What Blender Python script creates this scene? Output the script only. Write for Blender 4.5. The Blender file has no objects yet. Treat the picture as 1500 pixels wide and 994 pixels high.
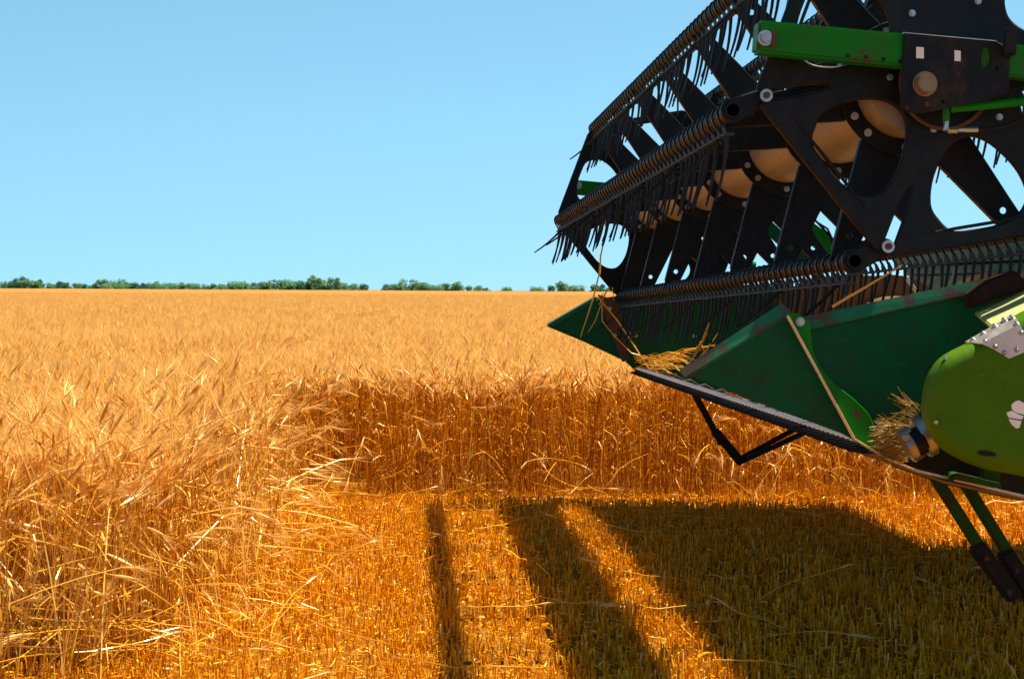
import bpy, bmesh, math, random
import numpy as np
from mathutils import Vector, Matrix

R_ = math.radians
rng = np.random.default_rng(7)
random.seed(7)
scene = bpy.context.scene
COL = scene.collection

# ------------------------------------------------------------------ camera
FPX, CX, CY = 3191.0, 750.0, 497.0          # focal length and centre, in the photo's pixels (50 mm on APS-C)
CAM_H = 1.2
PITCH = math.atan((497 - 424.5) / FPX)
ROLL = math.atan(0.0055)
cam = bpy.data.cameras.new('camera')
cam.sensor_width = 23.5
cam.lens = 50.0
cam.clip_start = 0.1
cam.clip_end = 6000
cam.dof.use_dof = True
cam.dof.focus_distance = 9.0
cam.dof.aperture_fstop = 11
camo = bpy.data.objects.new('camera', cam)
COL.objects.link(camo)
CAMROT = Matrix.Rotation(R_(90) - PITCH, 4, 'X') @ Matrix.Rotation(ROLL, 4, 'Z')
camo.matrix_world = Matrix.Translation((0, 0, CAM_H)) @ CAMROT
scene.camera = camo

# header frame: u = along the header's width (away), v = the way the machine drives (left), w = up
AZ = math.atan((578 - 750) / FPX)
EU = Vector((math.sin(AZ), math.cos(AZ), 0))
EV = Vector((-EU.y, EU.x, 0))

# ------------------------------------------------------------------ sky and sun
SUN_EL = R_(65.5)
SUN_BACK = R_(15)                            # the sun stands a little behind the cut face
sh = (-EV * math.cos(SUN_BACK) + EU * math.sin(SUN_BACK)).normalized()
SUNV = sh * math.cos(SUN_EL) + Vector((0, 0, math.sin(SUN_EL)))
world = bpy.data.worlds.new('World')
scene.world = world
world.use_nodes = True
wn, wl = world.node_tree.nodes, world.node_tree.links
wn.clear()
sky = wn.new('ShaderNodeTexSky')
sky.sky_type = 'NISHITA'
sky.sun_disc = False
sky.sun_elevation = SUN_EL
sky.sun_rotation = math.atan2(SUNV.x, SUNV.y)
sky.altitude = 100
sky.air_density = 1.0
sky.dust_density = 0.3
sky.ozone_density = 1.6
hs = wn.new('ShaderNodeHueSaturation')
hs.inputs['Saturation'].default_value = 1.10
hs.inputs['Hue'].default_value = 0.468
bg = wn.new('ShaderNodeBackground')
bg.inputs['Strength'].default_value = 0.077
wo = wn.new('ShaderNodeOutputWorld')
tcw = wn.new('ShaderNodeTexCoord'); lift = wn.new('ShaderNodeVectorMath'); lift.operation = 'ADD'
lift.inputs[1].default_value = (0, 0, 0.20)     # clear air: the pale band at the skyline kept low
wl.new(tcw.outputs['Generated'], lift.inputs[0]); wl.new(lift.outputs[0], sky.inputs['Vector'])
wl.new(sky.outputs[0], hs.inputs['Color'])
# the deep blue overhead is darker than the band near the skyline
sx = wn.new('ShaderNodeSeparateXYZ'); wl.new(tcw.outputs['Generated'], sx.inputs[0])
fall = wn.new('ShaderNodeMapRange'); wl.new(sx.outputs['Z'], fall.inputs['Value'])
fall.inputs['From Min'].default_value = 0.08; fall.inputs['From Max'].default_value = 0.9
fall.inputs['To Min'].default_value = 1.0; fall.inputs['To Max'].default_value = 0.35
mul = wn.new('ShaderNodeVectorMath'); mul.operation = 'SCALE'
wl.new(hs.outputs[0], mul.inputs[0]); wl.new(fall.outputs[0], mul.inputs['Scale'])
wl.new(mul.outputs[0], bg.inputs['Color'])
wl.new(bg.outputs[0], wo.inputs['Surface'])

sun = bpy.data.lights.new('sun', 'SUN')
sun.energy = 4.95
sun.angle = R_(0.53)
sun.color = (1.0, 0.88, 0.69)
suno = bpy.data.objects.new('sun', sun)
suno.rotation_euler = SUNV.to_track_quat('Z', 'Y').to_euler()
suno.location = (0, 0, 30)
COL.objects.link(suno)

vs = scene.view_settings
vs.view_transform = 'Standard'
vs.look = 'None'
vs.exposure = 1.32
vs.gamma = 1.0
vs.use_curve_mapping = False
scene.cycles.max_bounces = 8
scene.cycles.diffuse_bounces = 2
scene.cycles.transparent_max_bounces = 4
scene.cycles.use_denoising = True

# ------------------------------------------------------------------ helpers
def tag(o, label=None, cat=None, group=None, kind=None):
    if label: o['label'] = label
    if cat: o['category'] = cat
    if group: o['group'] = group
    if kind: o['kind'] = kind
    return o

def pixel_ray(px, py):
    d = Vector(((px - CX) / FPX, -(py - CY) / FPX, -1))
    return (CAMROT.to_3x3() @ d)

def at(u, px, py):
    """the (v, w) of the header section at distance u that the photo shows at this pixel"""
    d = pixel_ray(px, py)
    t = u / d.dot(EU)
    p = Vector((0, 0, CAM_H)) + d * t
    return (p.dot(EV), p.z)

def ground_at(px, py, z=0.0):
    d = pixel_ray(px, py)
    t = (z - CAM_H) / d.z
    return Vector((0, 0, CAM_H)) + d * t

class MB:
    """collects shapes, then links them as ONE mesh object"""
    def __init__(s): s.v, s.f = [], []
    def add(s, vs_, fs_):
        n = len(s.v)
        s.v += [tuple(q) for q in vs_]
        s.f += [tuple(i + n for i in f) for f in fs_]
    def box(s, lo, hi):
        x0, y0, z0 = lo; x1, y1, z1 = hi
        s.add([(x0,y0,z0),(x1,y0,z0),(x1,y1,z0),(x0,y1,z0),(x0,y0,z1),(x1,y0,z1),(x1,y1,z1),(x0,y1,z1)],
              [(0,3,2,1),(4,5,6,7),(0,1,5,4),(1,2,6,5),(2,3,7,6),(3,0,4,7)])
    def prism(s, poly, u0, u1, skew=None):
        """poly of (v, w) pushed from u0 to u1"""
        n = len(poly)
        a = [(u0, p[0], p[1]) for p in poly]
        b = [(u1, p[0], p[1]) for p in (skew or poly)]
        s.add(a + b, [tuple(range(n - 1, -1, -1)), tuple(range(n, 2 * n))] + [(i, (i + 1) % n, n + (i + 1) % n, n + i) for i in range(n)])
    def tube(s, pts, r, n=8, caps=True):
        pts = [Vector(p) for p in pts]
        rs = r if isinstance(r, (list, tuple)) else [r] * len(pts)
        rings = []
        up = Vector((0.13, 0.37, 0.92))
        for i, p in enumerate(pts):
            t = (pts[min(i + 1, len(pts) - 1)] - pts[max(i - 1, 0)]).normalized()
            a = t.cross(up)
            if a.length < 1e-3: a = t.cross(Vector((1, 0, 0)))
            a.normalize(); b = t.cross(a)
            rings.append([p + a * math.cos(q) * rs[i] + b * math.sin(q) * rs[i] for q in [2 * math.pi * k / n for k in range(n)]])
        fs_ = []
        for i in range(len(pts) - 1):
            for k in range(n):
                fs_.append((i * n + k, i * n + (k + 1) % n, (i + 1) * n + (k + 1) % n, (i + 1) * n + k))
        if caps:
            fs_.append(tuple(range(n - 1, -1, -1)))
            fs_.append(tuple((len(pts) - 1) * n + k for k in range(n)))
        s.add([q for r2 in rings for q in r2], fs_)
    def beam(s, p, q, wd, th, side=Vector((1, 0, 0))):
        """a bar from p to q: wd across in the section plane, th along side"""
        p, q = Vector(p), Vector(q)
        t = (q - p).normalized(); sd = (side - t * side.dot(t)).normalized(); c = t.cross(sd)
        vs_ = [e + c * a * wd / 2 + sd * b * th / 2 for e in (p, q) for a, b in ((-1,-1),(1,-1),(1,1),(-1,1))]
        s.add(vs_, [(0,1,2,3),(7,6,5,4),(0,4,5,1),(1,5,6,2),(2,6,7,3),(3,7,4,0)])
    def mesh(s, name, mat, smooth=None, bevel=0.0):
        me = bpy.data.meshes.new(name)
        me.from_pydata(s.v, [], s.f)
        bm = bmesh.new(); bm.from_mesh(me)
        bmesh.ops.recalc_face_normals(bm, faces=bm.faces)
        if bevel:
            es = [e for e in bm.edges if len(e.link_faces) == 2 and e.calc_face_angle(0) > 0.6]
            bmesh.ops.bevel(bm, geom=es, offset=bevel, segments=2, affect='EDGES', clamp_overlap=True)
        bm.to_mesh(me); bm.free()
        for m in (mat if isinstance(mat, (list, tuple)) else [mat]): me.materials.append(m)
        if smooth is not None:
            me.polygons.foreach_set('use_smooth', [True] * len(me.polygons))
            me.set_sharp_from_angle(angle=R_(smooth))
        return me
    def build(s, name, mat, parent=None, smooth=None, bevel=0.0):
        o = bpy.data.objects.new(name, s.mesh(name, mat, smooth, bevel))
        COL.objects.link(o)
        o.parent = parent
        return o

def plate_mesh(name, outer_list, mat, thick, bevel=0.0, res=3):
    """outlines (the later ones are holes) cut out of a sheet, as a mesh with x = thickness direction"""
    cu = bpy.data.curves.new(name, 'CURVE')
    cu.dimensions = '2D'; cu.fill_mode = 'BOTH'
    cu.extrude = max(thick / 2 - bevel, 1e-4); cu.bevel_depth = bevel; cu.bevel_resolution = res; cu.offset = -bevel
    for pts in outer_list:
        sp = cu.splines.new('POLY'); sp.points.add(len(pts) - 1); sp.use_cyclic_u = True
        for i, p in enumerate(pts): sp.points[i].co = (p[0], p[1], 0, 1)
    tmp = bpy.data.objects.new('tmp', cu)
    COL.objects.link(tmp)
    dg = bpy.context.evaluated_depsgraph_get(); dg.update()
    me = bpy.data.meshes.new_from_object(tmp.evaluated_get(dg))
    bpy.data.objects.remove(tmp); bpy.data.curves.remove(cu)
    me.name = name
    n = len(me.vertices); co = np.empty(n * 3); me.vertices.foreach_get('co', co); co = co.reshape(-1, 3)
    me.vertices.foreach_set('co', np.stack([co[:, 2], co[:, 0], co[:, 1]], 1).ravel())
    me.materials.clear(); me.materials.append(mat)
    if bevel:
        me.polygons.foreach_set('use_smooth', [True] * len(me.polygons)); me.set_sharp_from_angle(angle=R_(35))
    me.update()
    return me

def rounded(poly, r, n=5):
    """round the corners of a polygon"""
    out = []
    N = len(poly)
    rs = r if isinstance(r, (list, tuple)) else [r] * N
    for i in range(N):
        p = Vector(poly[i]); a = Vector(poly[i - 1]) - p; b = Vector(poly[(i + 1) % N]) - p
        d = min(rs[i], a.length * .48, b.length * .48)
        if d < 1e-5: out.append(tuple(p)); continue
        s_, e = p + a.normalized() * d, p + b.normalized() * d
        for k in range(n + 1):
            t = k / n
            out.append(tuple(s_ * (1 - t) ** 2 + p * 2 * t * (1 - t) + e * t * t))
    return out

def smooth_loop(pts, sub=4):
    """closed Catmull-Rom through the points"""
    N = len(pts); out = []
    for i in range(N):
        p0, p1, p2, p3 = (Vector(pts[(i + k) % N]) for k in (-1, 0, 1, 2))
        for k in range(sub):
            t = k / sub
            out.append(tuple(0.5 * ((2 * p1) + (p2 - p0) * t + (2 * p0 - 5 * p1 + 4 * p2 - p3) * t * t + (3 * p1 - p0 - 3 * p2 + p3) * t ** 3)))
    return out

# ------------------------------------------------------------------ materials
def mat(name, build):
    m = bpy.data.materials.new(name); m.use_nodes = True
    nt = m.node_tree; nt.nodes.clear()
    out = nt.nodes.new('ShaderNodeOutputMaterial')
    build(nt, out)
    return m

def noise(nt, scale, detail=4, rough=0.6, coord='Object', vec_scale=None):
    tc = nt.nodes.new('ShaderNodeTexCoord')
    src = tc.outputs[coord]
    if vec_scale:
        mp = nt.nodes.new('ShaderNodeMapping'); mp.inputs['Scale'].default_value = vec_scale
        nt.links.new(src, mp.inputs['Vector']); src = mp.outputs[0]
    n = nt.nodes.new('ShaderNodeTexNoise')
    n.inputs['Scale'].default_value = scale; n.inputs['Detail'].default_value = detail; n.inputs['Roughness'].default_value = rough
    nt.links.new(src, n.inputs['Vector'])
    return n.outputs['Fac']

def ramp(nt, fac, stops):
    r = nt.nodes.new('ShaderNodeValToRGB')
    while len(r.color_ramp.elements) < len(stops): r.color_ramp.elements.new(0.5)
    for e, (p, c) in zip(r.color_ramp.elements, stops):
        e.position = p; e.color = (c, c, c, 1) if isinstance(c, (int, float)) else (*c, 1)
    nt.links.new(fac, r.inputs[0])
    return r.outputs[0]

def mixc(nt, fac, a, b):
    m = nt.nodes.new('ShaderNodeMix'); m.data_type = 'RGBA'
    if isinstance(fac, float): m.inputs[0].default_value = fac
    else: nt.links.new(fac, m.inputs[0])
    for sck, c in ((m.inputs[6], a), (m.inputs[7], b)):
        if isinstance(c, tuple): sck.default_value = (*c, 1)
        else: nt.links.new(c, sck)
    return m.outputs[2]

def painted(name, base, dirt=(0.10, 0.055, 0.025), rust=(0.09, 0.03, 0.012), dirt_amt=0.35, rust_amt=0.0, rough=0.4, metal=0.0, chips=True, bump=0.05, spec=0.5):
    """worn paint: dust in patches, fine scratches, rust where asked"""
    def b(nt, out):
        L = nt.links
        n1 = noise(nt, 3.5, 8, 0.65); n2 = noise(nt, 38, 5, 0.7); n3 = noise(nt, 9, 10, 0.75); n4 = noise(nt, 120, 3, .6, vec_scale=(1, .12, 1))
        tone = ramp(nt, n1, [(0.3, 0.78), (0.7, 1.12)])
        mm = nt.nodes.new('ShaderNodeMix'); mm.data_type = 'RGBA'; mm.blend_type = 'MULTIPLY'; mm.inputs[0].default_value = 1
        mm.inputs[6].default_value = (*base, 1); L.new(tone, mm.inputs[7])
        c = mm.outputs[2]
        d1 = ramp(nt, n3, [(0.48, 0.0), (0.72, dirt_amt)])
        c = mixc(nt, d1, c, dirt)
        sc = ramp(nt, n4, [(0.66, 0.0), (0.74, 0.35 if chips else 0.0)])
        c = mixc(nt, sc, c, tuple(min(1, x * 2.2 + 0.02) for x in base))
        if rust_amt:
            rr = ramp(nt, n3, [(0.60 - 0.22 * rust_amt, 0.0), (0.66 - 0.2 * rust_amt, 0.9)])
            c = mixc(nt, rr, c, rust)
        p = nt.nodes.new('ShaderNodeBsdfPrincipled')
        L.new(c, p.inputs['Base Color'])
        rg = ramp(nt, n2, [(0.3, rough - 0.08), (0.7, rough + 0.14)])
        L.new(rg, p.inputs['Roughness'])
        p.inputs['Metallic'].default_value = metal
        p.inputs['Specular IOR Level'].default_value = spec
        bp = nt.nodes.new('ShaderNodeBump'); bp.inputs['Strength'].default_value = bump; bp.inputs['Distance'].default_value = 0.01
        L.new(n2, bp.inputs['Height']); L.new(bp.outputs[0], p.inputs['Normal'])
        L.new(p.outputs[0], out.inputs['Surface'])
    return mat(name, b)

M = {}
M['black'] = painted('black_paint', (0.003, 0.006, 0.010), dirt=(0.030, 0.019, 0.010), dirt_amt=0.6, rough=0.45, spec=0.22)
M['tine'] = painted('tine_plastic', (0.004, 0.006, 0.009), dirt=(0.012, 0.010, 0.008), dirt_amt=0.4, rough=0.38, chips=False, spec=0.32)
M['green'] = painted('green_paint', (0.002, 0.19, 0.004), dirt=(0.02, 0.10, 0.006), dirt_amt=0.45, rough=0.42, spec=0.2)
M['green_scuffed'] = painted('scuffed_green_paint', (0.002, 0.19, 0.004), dirt=(0.04, 0.07, 0.012), dirt_amt=0.7, rough=0.45, rust_amt=0.10, spec=0.2)
M['green_light'] = painted('bounce_tinted_green_paint', (0.058, 0.165, 0.001), dirt=(0.10, 0.145, 0.015), dirt_amt=0.7, rough=0.45, spec=0.12, bump=.12)  # shield green yellowed: orange bounce off the stubble is put into its colour
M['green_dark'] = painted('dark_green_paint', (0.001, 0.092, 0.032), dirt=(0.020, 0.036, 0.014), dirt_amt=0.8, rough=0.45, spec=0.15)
M['green_rusty'] = painted('rust_worn_green_paint', (0.004, 0.15, 0.07), dirt=(0.03, 0.05, 0.03), dirt_amt=0.6, rough=0.45, rust_amt=0.5, rust=(0.07, 0.035, 0.03), spec=0.35)
M['green_leg'] = painted('leg_green_paint', (0.008, 0.075, 0.003), dirt=(0.025, 0.02, 0.008), dirt_amt=0.8, rough=0.55, rust_amt=0.4, rust=(.05,.02,.008), spec=0.2)
M['cream'] = painted('lit_worn_edge_metal', (0.85, 0.70, 0.42), dirt=(0.45, 0.28, 0.12), dirt_amt=0.6, rough=0.45)  # cream edge, colour brightened to hold light off the sunlit stubble
M['pale'] = painted('glint_pale_green_paint', (0.44, 0.46, 0.20), dirt=(0.3, 0.32, 0.12), dirt_amt=0.5, rough=0.4)  # hood green paled by putting the sun's glint into its colour
M['rust'] = painted('rusty_steel', (0.09, 0.035, 0.018), dirt=(0.16, 0.06, 0.02), dirt_amt=0.7, rough=0.75, chips=False, bump=0.3)
M['rust_dark'] = painted('dark_rust', (0.022, 0.009, 0.006), dirt=(0.05, 0.02, 0.01), dirt_amt=0.6, rough=0.8, chips=False, bump=0.2, spec=.15)
M['steel'] = painted('bare_steel', (0.46, 0.48, 0.50), dirt=(0.22, 0.15, 0.09), dirt_amt=0.4, rough=0.32, metal=0.9)
M['blade'] = painted('knife_steel', (0.70, 0.74, 0.80), dirt=(0.10, 0.08, 0.06), dirt_amt=0.5, rough=0.24, metal=1.0)
M['sheet'] = painted('galvanised_sheet', (0.60, 0.57, 0.55), dirt=(0.42, 0.33, 0.28), dirt_amt=0.8, rough=0.36, metal=0.75)
M['tube'] = painted('worn_tube_paint', (0.29, 0.245, 0.20), dirt=(0.19, 0.145, 0.10), dirt_amt=0.6, rough=0.42, metal=0.15)
M['bracket'] = painted('grey_plastic', (0.030, 0.065, 0.095), dirt=(0.02, 0.025, 0.03), dirt_amt=0.3, rough=0.7, chips=False, spec=0.12)
M['floor'] = painted('worn_trough_steel', (0.30, 0.15, 0.05), dirt=(0.14, 0.07, 0.025), dirt_amt=0.8, rough=0.5, metal=0.2)
M['auger'] = painted('worn_auger_steel', (0.17, 0.085, 0.03), dirt=(0.08, 0.04, 0.015), dirt_amt=0.8, rough=0.5, metal=0.2)
M['rubber'] = painted('hose_rubber', (0.010, 0.009, 0.008), dirt=(0.04, 0.025, 0.013), dirt_amt=0.6, rough=0.6, chips=False, spec=0.2)
M['sticker'] = painted('white_label', (0.92, 0.92, 0.92), dirt=(0.6, 0.5, 0.4), dirt_amt=0.25, rough=0.5, chips=False)
M['yellow'] = painted('yellow_label', (0.75, 0.45, 0.02), dirt=(0.3, 0.2, 0.05), dirt_amt=0.4, rough=0.5, chips=False)

def straw_mat(name, stops, trans=0.35, gloss=0.07, rough=0.35, far=False):
    def b(nt, out):
        L = nt.links
        g = nt.nodes.new('ShaderNodeNewGeometry')
        c = ramp(nt, g.outputs['Random Per Island'], stops)
        d = nt.nodes.new('ShaderNodeBsdfDiffuse'); t = nt.nodes.new('ShaderNodeBsdfTranslucent'); gl = nt.nodes.new('ShaderNodeBsdfGlossy')
        gl.inputs['Roughness'].default_value = rough; gl.inputs['Color'].default_value = (1, .88, .66, 1)
        L.new(c, d.inputs['Color']); L.new(c, t.inputs['Color'])
        m1 = nt.nodes.new('ShaderNodeMixShader'); m1.inputs[0].default_value = trans
        L.new(d.outputs[0], m1.inputs[1]); L.new(t.outputs[0], m1.inputs[2])
        m2 = nt.nodes.new('ShaderNodeMixShader'); m2.inputs[0].default_value = gloss
        L.new(m1.outputs[0], m2.inputs[1]); L.new(gl.outputs[0], m2.inputs[2])
        L.new(m2.outputs[0], out.inputs['Surface'])
    return mat(name, b)

M['stem'] = straw_mat('barley_stem', [(0.0, (0.26, 0.072, 0.001)), (0.45, (0.55, 0.178, 0.001)), (0.8, (0.76, 0.31, 0.004)), (1.0, (0.94, 0.58, 0.10))], trans=0.22, gloss=0.03)
M['ear'] = straw_mat('barley_ear', [(0.0, (0.58, 0.24, 0.02)), (0.4, (0.88, 0.47, 0.085)), (1.0, (0.96, 0.70, 0.28))], trans=0.42, gloss=0.035)
M['stub'] = straw_mat('stubble_stem', [(0.0, (0.50, 0.17, 0.001)), (0.5, (0.90, 0.36, 0.002)), (0.85, (0.95, 0.44, 0.006)), (1.0, (0.97, 0.72, 0.22))], trans=0.18, gloss=0.025)
M['straw'] = straw_mat('loose_straw', [(0.0, (0.70, 0.29, 0.015)), (0.6, (0.86, 0.46, 0.04)), (1.0, (0.94, 0.66, 0.18))], trans=0.25, gloss=0.07, rough=0.3)
M['awn'] = straw_mat('dry_awns', [(0.0, (0.22, 0.12, 0.03)), (1.0, (0.60, 0.35, 0.10))], trans=0.2, gloss=.03)

def ground_b(nt, out):
    L = nt.links
    n1 = noise(nt, 2.0, 8, 0.7); n2 = noise(nt, 60, 6, 0.7)
    c1 = ramp(nt, n2, [(0.3, (0.09, 0.03, 0.002)), (0.6, (0.30, 0.11, 0.003)), (0.8, (0.55, 0.21, 0.005))])
    c2 = ramp(nt, n1, [(0.35, (0.14, 0.05, 0.003)), (0.65, (0.32, 0.12, 0.004))])
    p = nt.nodes.new('ShaderNodeBsdfPrincipled'); p.inputs['Roughness'].default_value = 0.95
    p.inputs['Specular IOR Level'].default_value = 0.1
    L.new(mixc(nt, 0.4, c1, c2), p.inputs['Base Color'])
    bp = nt.nodes.new('ShaderNodeBump'); bp.inputs['Strength'].default_value = 0.6; bp.inputs['Distance'].default_value = 0.02
    L.new(n2, bp.inputs['Height']); L.new(bp.outputs[0], p.inputs['Normal'])
    L.new(p.outputs[0], out.inputs['Surface'])
M['ground'] = mat('chaff_covered_soil', ground_b)

def canopy_b(nt, out):
    L = nt.links
    n1 = noise(nt, 0.5, 8, 0.7); n2 = noise(nt, 0.035, 6, 0.6)
    c = mixc(nt, 0.45, ramp(nt, n1, [(0.3, (0.24, 0.115, 0.03)), (0.7, (0.38, 0.20, 0.065))]), ramp(nt, n2, [(0.35, (0.28, 0.14, 0.04)), (0.65, (0.34, 0.18, 0.06))]))
    d = nt.nodes.new('ShaderNodeBsdfDiffuse'); L.new(c, d.inputs['Color'])
    bp = nt.nodes.new('ShaderNodeBump'); bp.inputs['Strength'].default_value = 1.0; bp.inputs['Distance'].default_value = 0.25
    L.new(n1, bp.inputs['Height']); L.new(bp.outputs[0], d.inputs['Normal'])
    L.new(d.outputs[0], out.inputs['Surface'])
M['canopy'] = mat('far_barley_canopy', canopy_b)

def leaf_mat(name, stops):
    def b(nt, out):
        L = nt.links
        g = nt.nodes.new('ShaderNodeNewGeometry')
        c = ramp(nt, g.outputs['Random Per Island'], stops)
        d = nt.nodes.new('ShaderNodeBsdfDiffuse'); t = nt.nodes.new('ShaderNodeBsdfTranslucent')
        L.new(c, d.inputs['Color']); L.new(c, t.inputs['Color'])
        m1 = nt.nodes.new('ShaderNodeMixShader'); m1.inputs[0].default_value = 0.3
        L.new(d.outputs[0], m1.inputs[1]); L.new(t.outputs[0], m1.inputs[2])
        L.new(m1.outputs[0], out.inputs['Surface'])
    return mat(name, b)
M['leaf'] = leaf_mat('hazed_tree_leaves', [(0.0, (0.09, 0.22, 0.14)), (0.5, (0.13, 0.30, 0.16)), (1.0, (0.20, 0.36, 0.14))])  # lightened and blued: distance haze is put into the leaf colour
M['leaf_dark'] = leaf_mat('hazed_dark_leaves', [(0.0, (0.05, 0.16, 0.11)), (1.0, (0.09, 0.22, 0.13))])  # darker trees, same haze put into the green
M['bark'] = painted('bark', (0.08, 0.05, 0.03), dirt_amt=0.3, rough=0.9, chips=False)

# ------------------------------------------------------------------ ground
GW = 3500
g = MB()
xs = [-GW, -60, -20, -8, 0, 8, 20, 60, GW]
ys = [-40, 0, 4, 8, 12, 16, 30, 80, 300, GW]
g.add([(x, y, 0) for y in ys for x in xs], [(j * len(xs) + i, j * len(xs) + i + 1, (j + 1) * len(xs) + i + 1, (j + 1) * len(xs) + i) for j in range(len(ys) - 1) for i in range(len(xs) - 1)])
tag(g.build('ground', M['ground']), 'chaff covered brown soil under the stubble and the crop', 'ground', kind='structure')

# ------------------------------------------------------------------ barley: clump meshes, then scattered
class FastMesh:
    def __init__(s): s.v, s.f, s.m, s.n = [], [], [], 0
    def add(s, v, f, m=0):
        s.v.append(np.asarray(v, float)); 
        for q in f: s.f.append(tuple(i + s.n for i in q)); s.m.append(m)
        s.n += len(v)
    def build(s, name, mats):
        me = bpy.data.meshes.new(name)
        me.from_pydata(np.concatenate(s.v).tolist(), [], s.f)
        for m in mats: me.materials.append(m)
        me.polygons.foreach_set('material_index', s.m)
        me.update()
        return me

def frame(t):
    t = t / np.linalg.norm(t)
    a = np.cross(t, (0.3, 0.1, 0.95)); 
    if np.linalg.norm(a) < 1e-3: a = np.cross(t, (1, 0, 0))
    a /= np.linalg.norm(a)
    return a, np.cross(t, a)

def ftube(fm, pts, rs, n=3, m=0):
    N = len(pts); vs_ = []
    ph = rng.uniform(0, 6.28)
    for i in range(N):
        a, b = frame(pts[min(i + 1, N - 1)] - pts[max(i - 1, 0)])
        for k in range(n):
            q = ph + 2 * math.pi * k / n
            vs_.append(pts[i] + rs[i] * (a * math.cos(q) + b * math.sin(q)))
    fs_ = [(i * n + k, i * n + (k + 1) % n, (i + 1) * n + (k + 1) % n, (i + 1) * n + k) for i in range(N - 1) for k in range(n)]
    fm.add(vs_, fs_, m)

def ribbon(fm, pts, wd, m=0):
    N = len(pts); vs_ = []
    side = rng.normal(size=3)
    for i in range(N):
        t = pts[min(i + 1, N - 1)] - pts[max(i - 1, 0)]
        a = np.cross(t, side); a /= (np.linalg.norm(a) + 1e-9)
        h = wd * (1 - (i / (N - 1)) ** 2 * 0.9) / 2
        vs_ += [pts[i] - a * h, pts[i] + a * h]
    fm.add(vs_, [(2 * i, 2 * i + 1, 2 * i + 3, 2 * i + 2) for i in range(N - 1)], m)

def add_ear(fm, p, d, length=0.085, awn=0.115, n_awn=9, r=0.0052):
    a, b = frame(d)
    ftube(fm, [p, p + d * length * .3, p + d * length * .75, p + d * length], [r * .5, r, r * .85, r * .3], 5, 1)
    for k in range(n_awn):
        s0 = p + d * length * rng.uniform(.15, .95)
        q = rng.uniform(0, 6.28); sp = rng.uniform(.06, .42)
        dd = d + (a * math.cos(q) + b * math.sin(q)) * sp
        L = awn * rng.uniform(.7, 1.15)
        e = s0 + dd * L + np.array((0, 0, -.012 * rng.random()))
        w2 = np.cross(dd, rng.normal(size=3)); w2 = w2 / np.linalg.norm(w2) * 0.00095
        fm.add([s0 - w2, s0 + w2, e], [(0, 1, 2)], 1)

def add_stalk(fm, x, y, h, lean, az, curve=0.15, r=0.0022, ear=True, leaves=1, n_awn=9, bend=None):
    """one ripe barley stalk: stem curved over its length, dry leaves, nodding awned ear"""
    dirh = np.array((math.cos(az), math.sin(az), 0))
    pts = []; p = np.array((x, y, 0.0)); seg = 5; ang = lean * .6
    for i in range(seg + 1):
        pts.append(p.copy())
        ang += (lean * .8 + curve) / seg
        if bend and i == bend[0]: ang += bend[1]
        p = p + (dirh * math.sin(ang) + np.array((0, 0, math.cos(ang)))) * h / seg
        if p[2] < 0.015: p[2] = 0.015
    ftube(fm, pts, [r, r, r * .95, r * .85, r * .75, r * .6], 3, 0)
    if ear:
        na = ang + rng.uniform(.1, .9)
        d = dirh * math.sin(na) + np.array((0, 0, math.cos(na)))
        d = d + rng.normal(size=3) * .12; d /= np.linalg.norm(d)
        add_ear(fm, pts[-1], d, rng.uniform(.06, .09), n_awn=n_awn)
    for _ in range(leaves):
        k = rng.integers(1, 5); s0 = pts[k]; q = rng.uniform(0, 6.28)
        o = np.array((math.cos(q), math.sin(q), 0)); L = rng.uniform(.06, .17)
        up = rng.uniform(-.4, .9)
        ribbon(fm, [s0, s0 + o * L * .4 + np.array((0, 0, up * L * .5)), s0 + o * L * .75 + np.array((0, 0, up * L * .45 - .02)), s0 + o * L + np.array((0, 0, up * L * .2 - .07))], rng.uniform(.004, .008), 0)

def proto_collection(name, meshes):
    c = bpy.data.collections.new(name)
    for i, me in enumerate(meshes):
        o = bpy.data.objects.new('%s_clump_%02d' % (name, i), me)
        c.objects.link(o)
    return c

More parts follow.
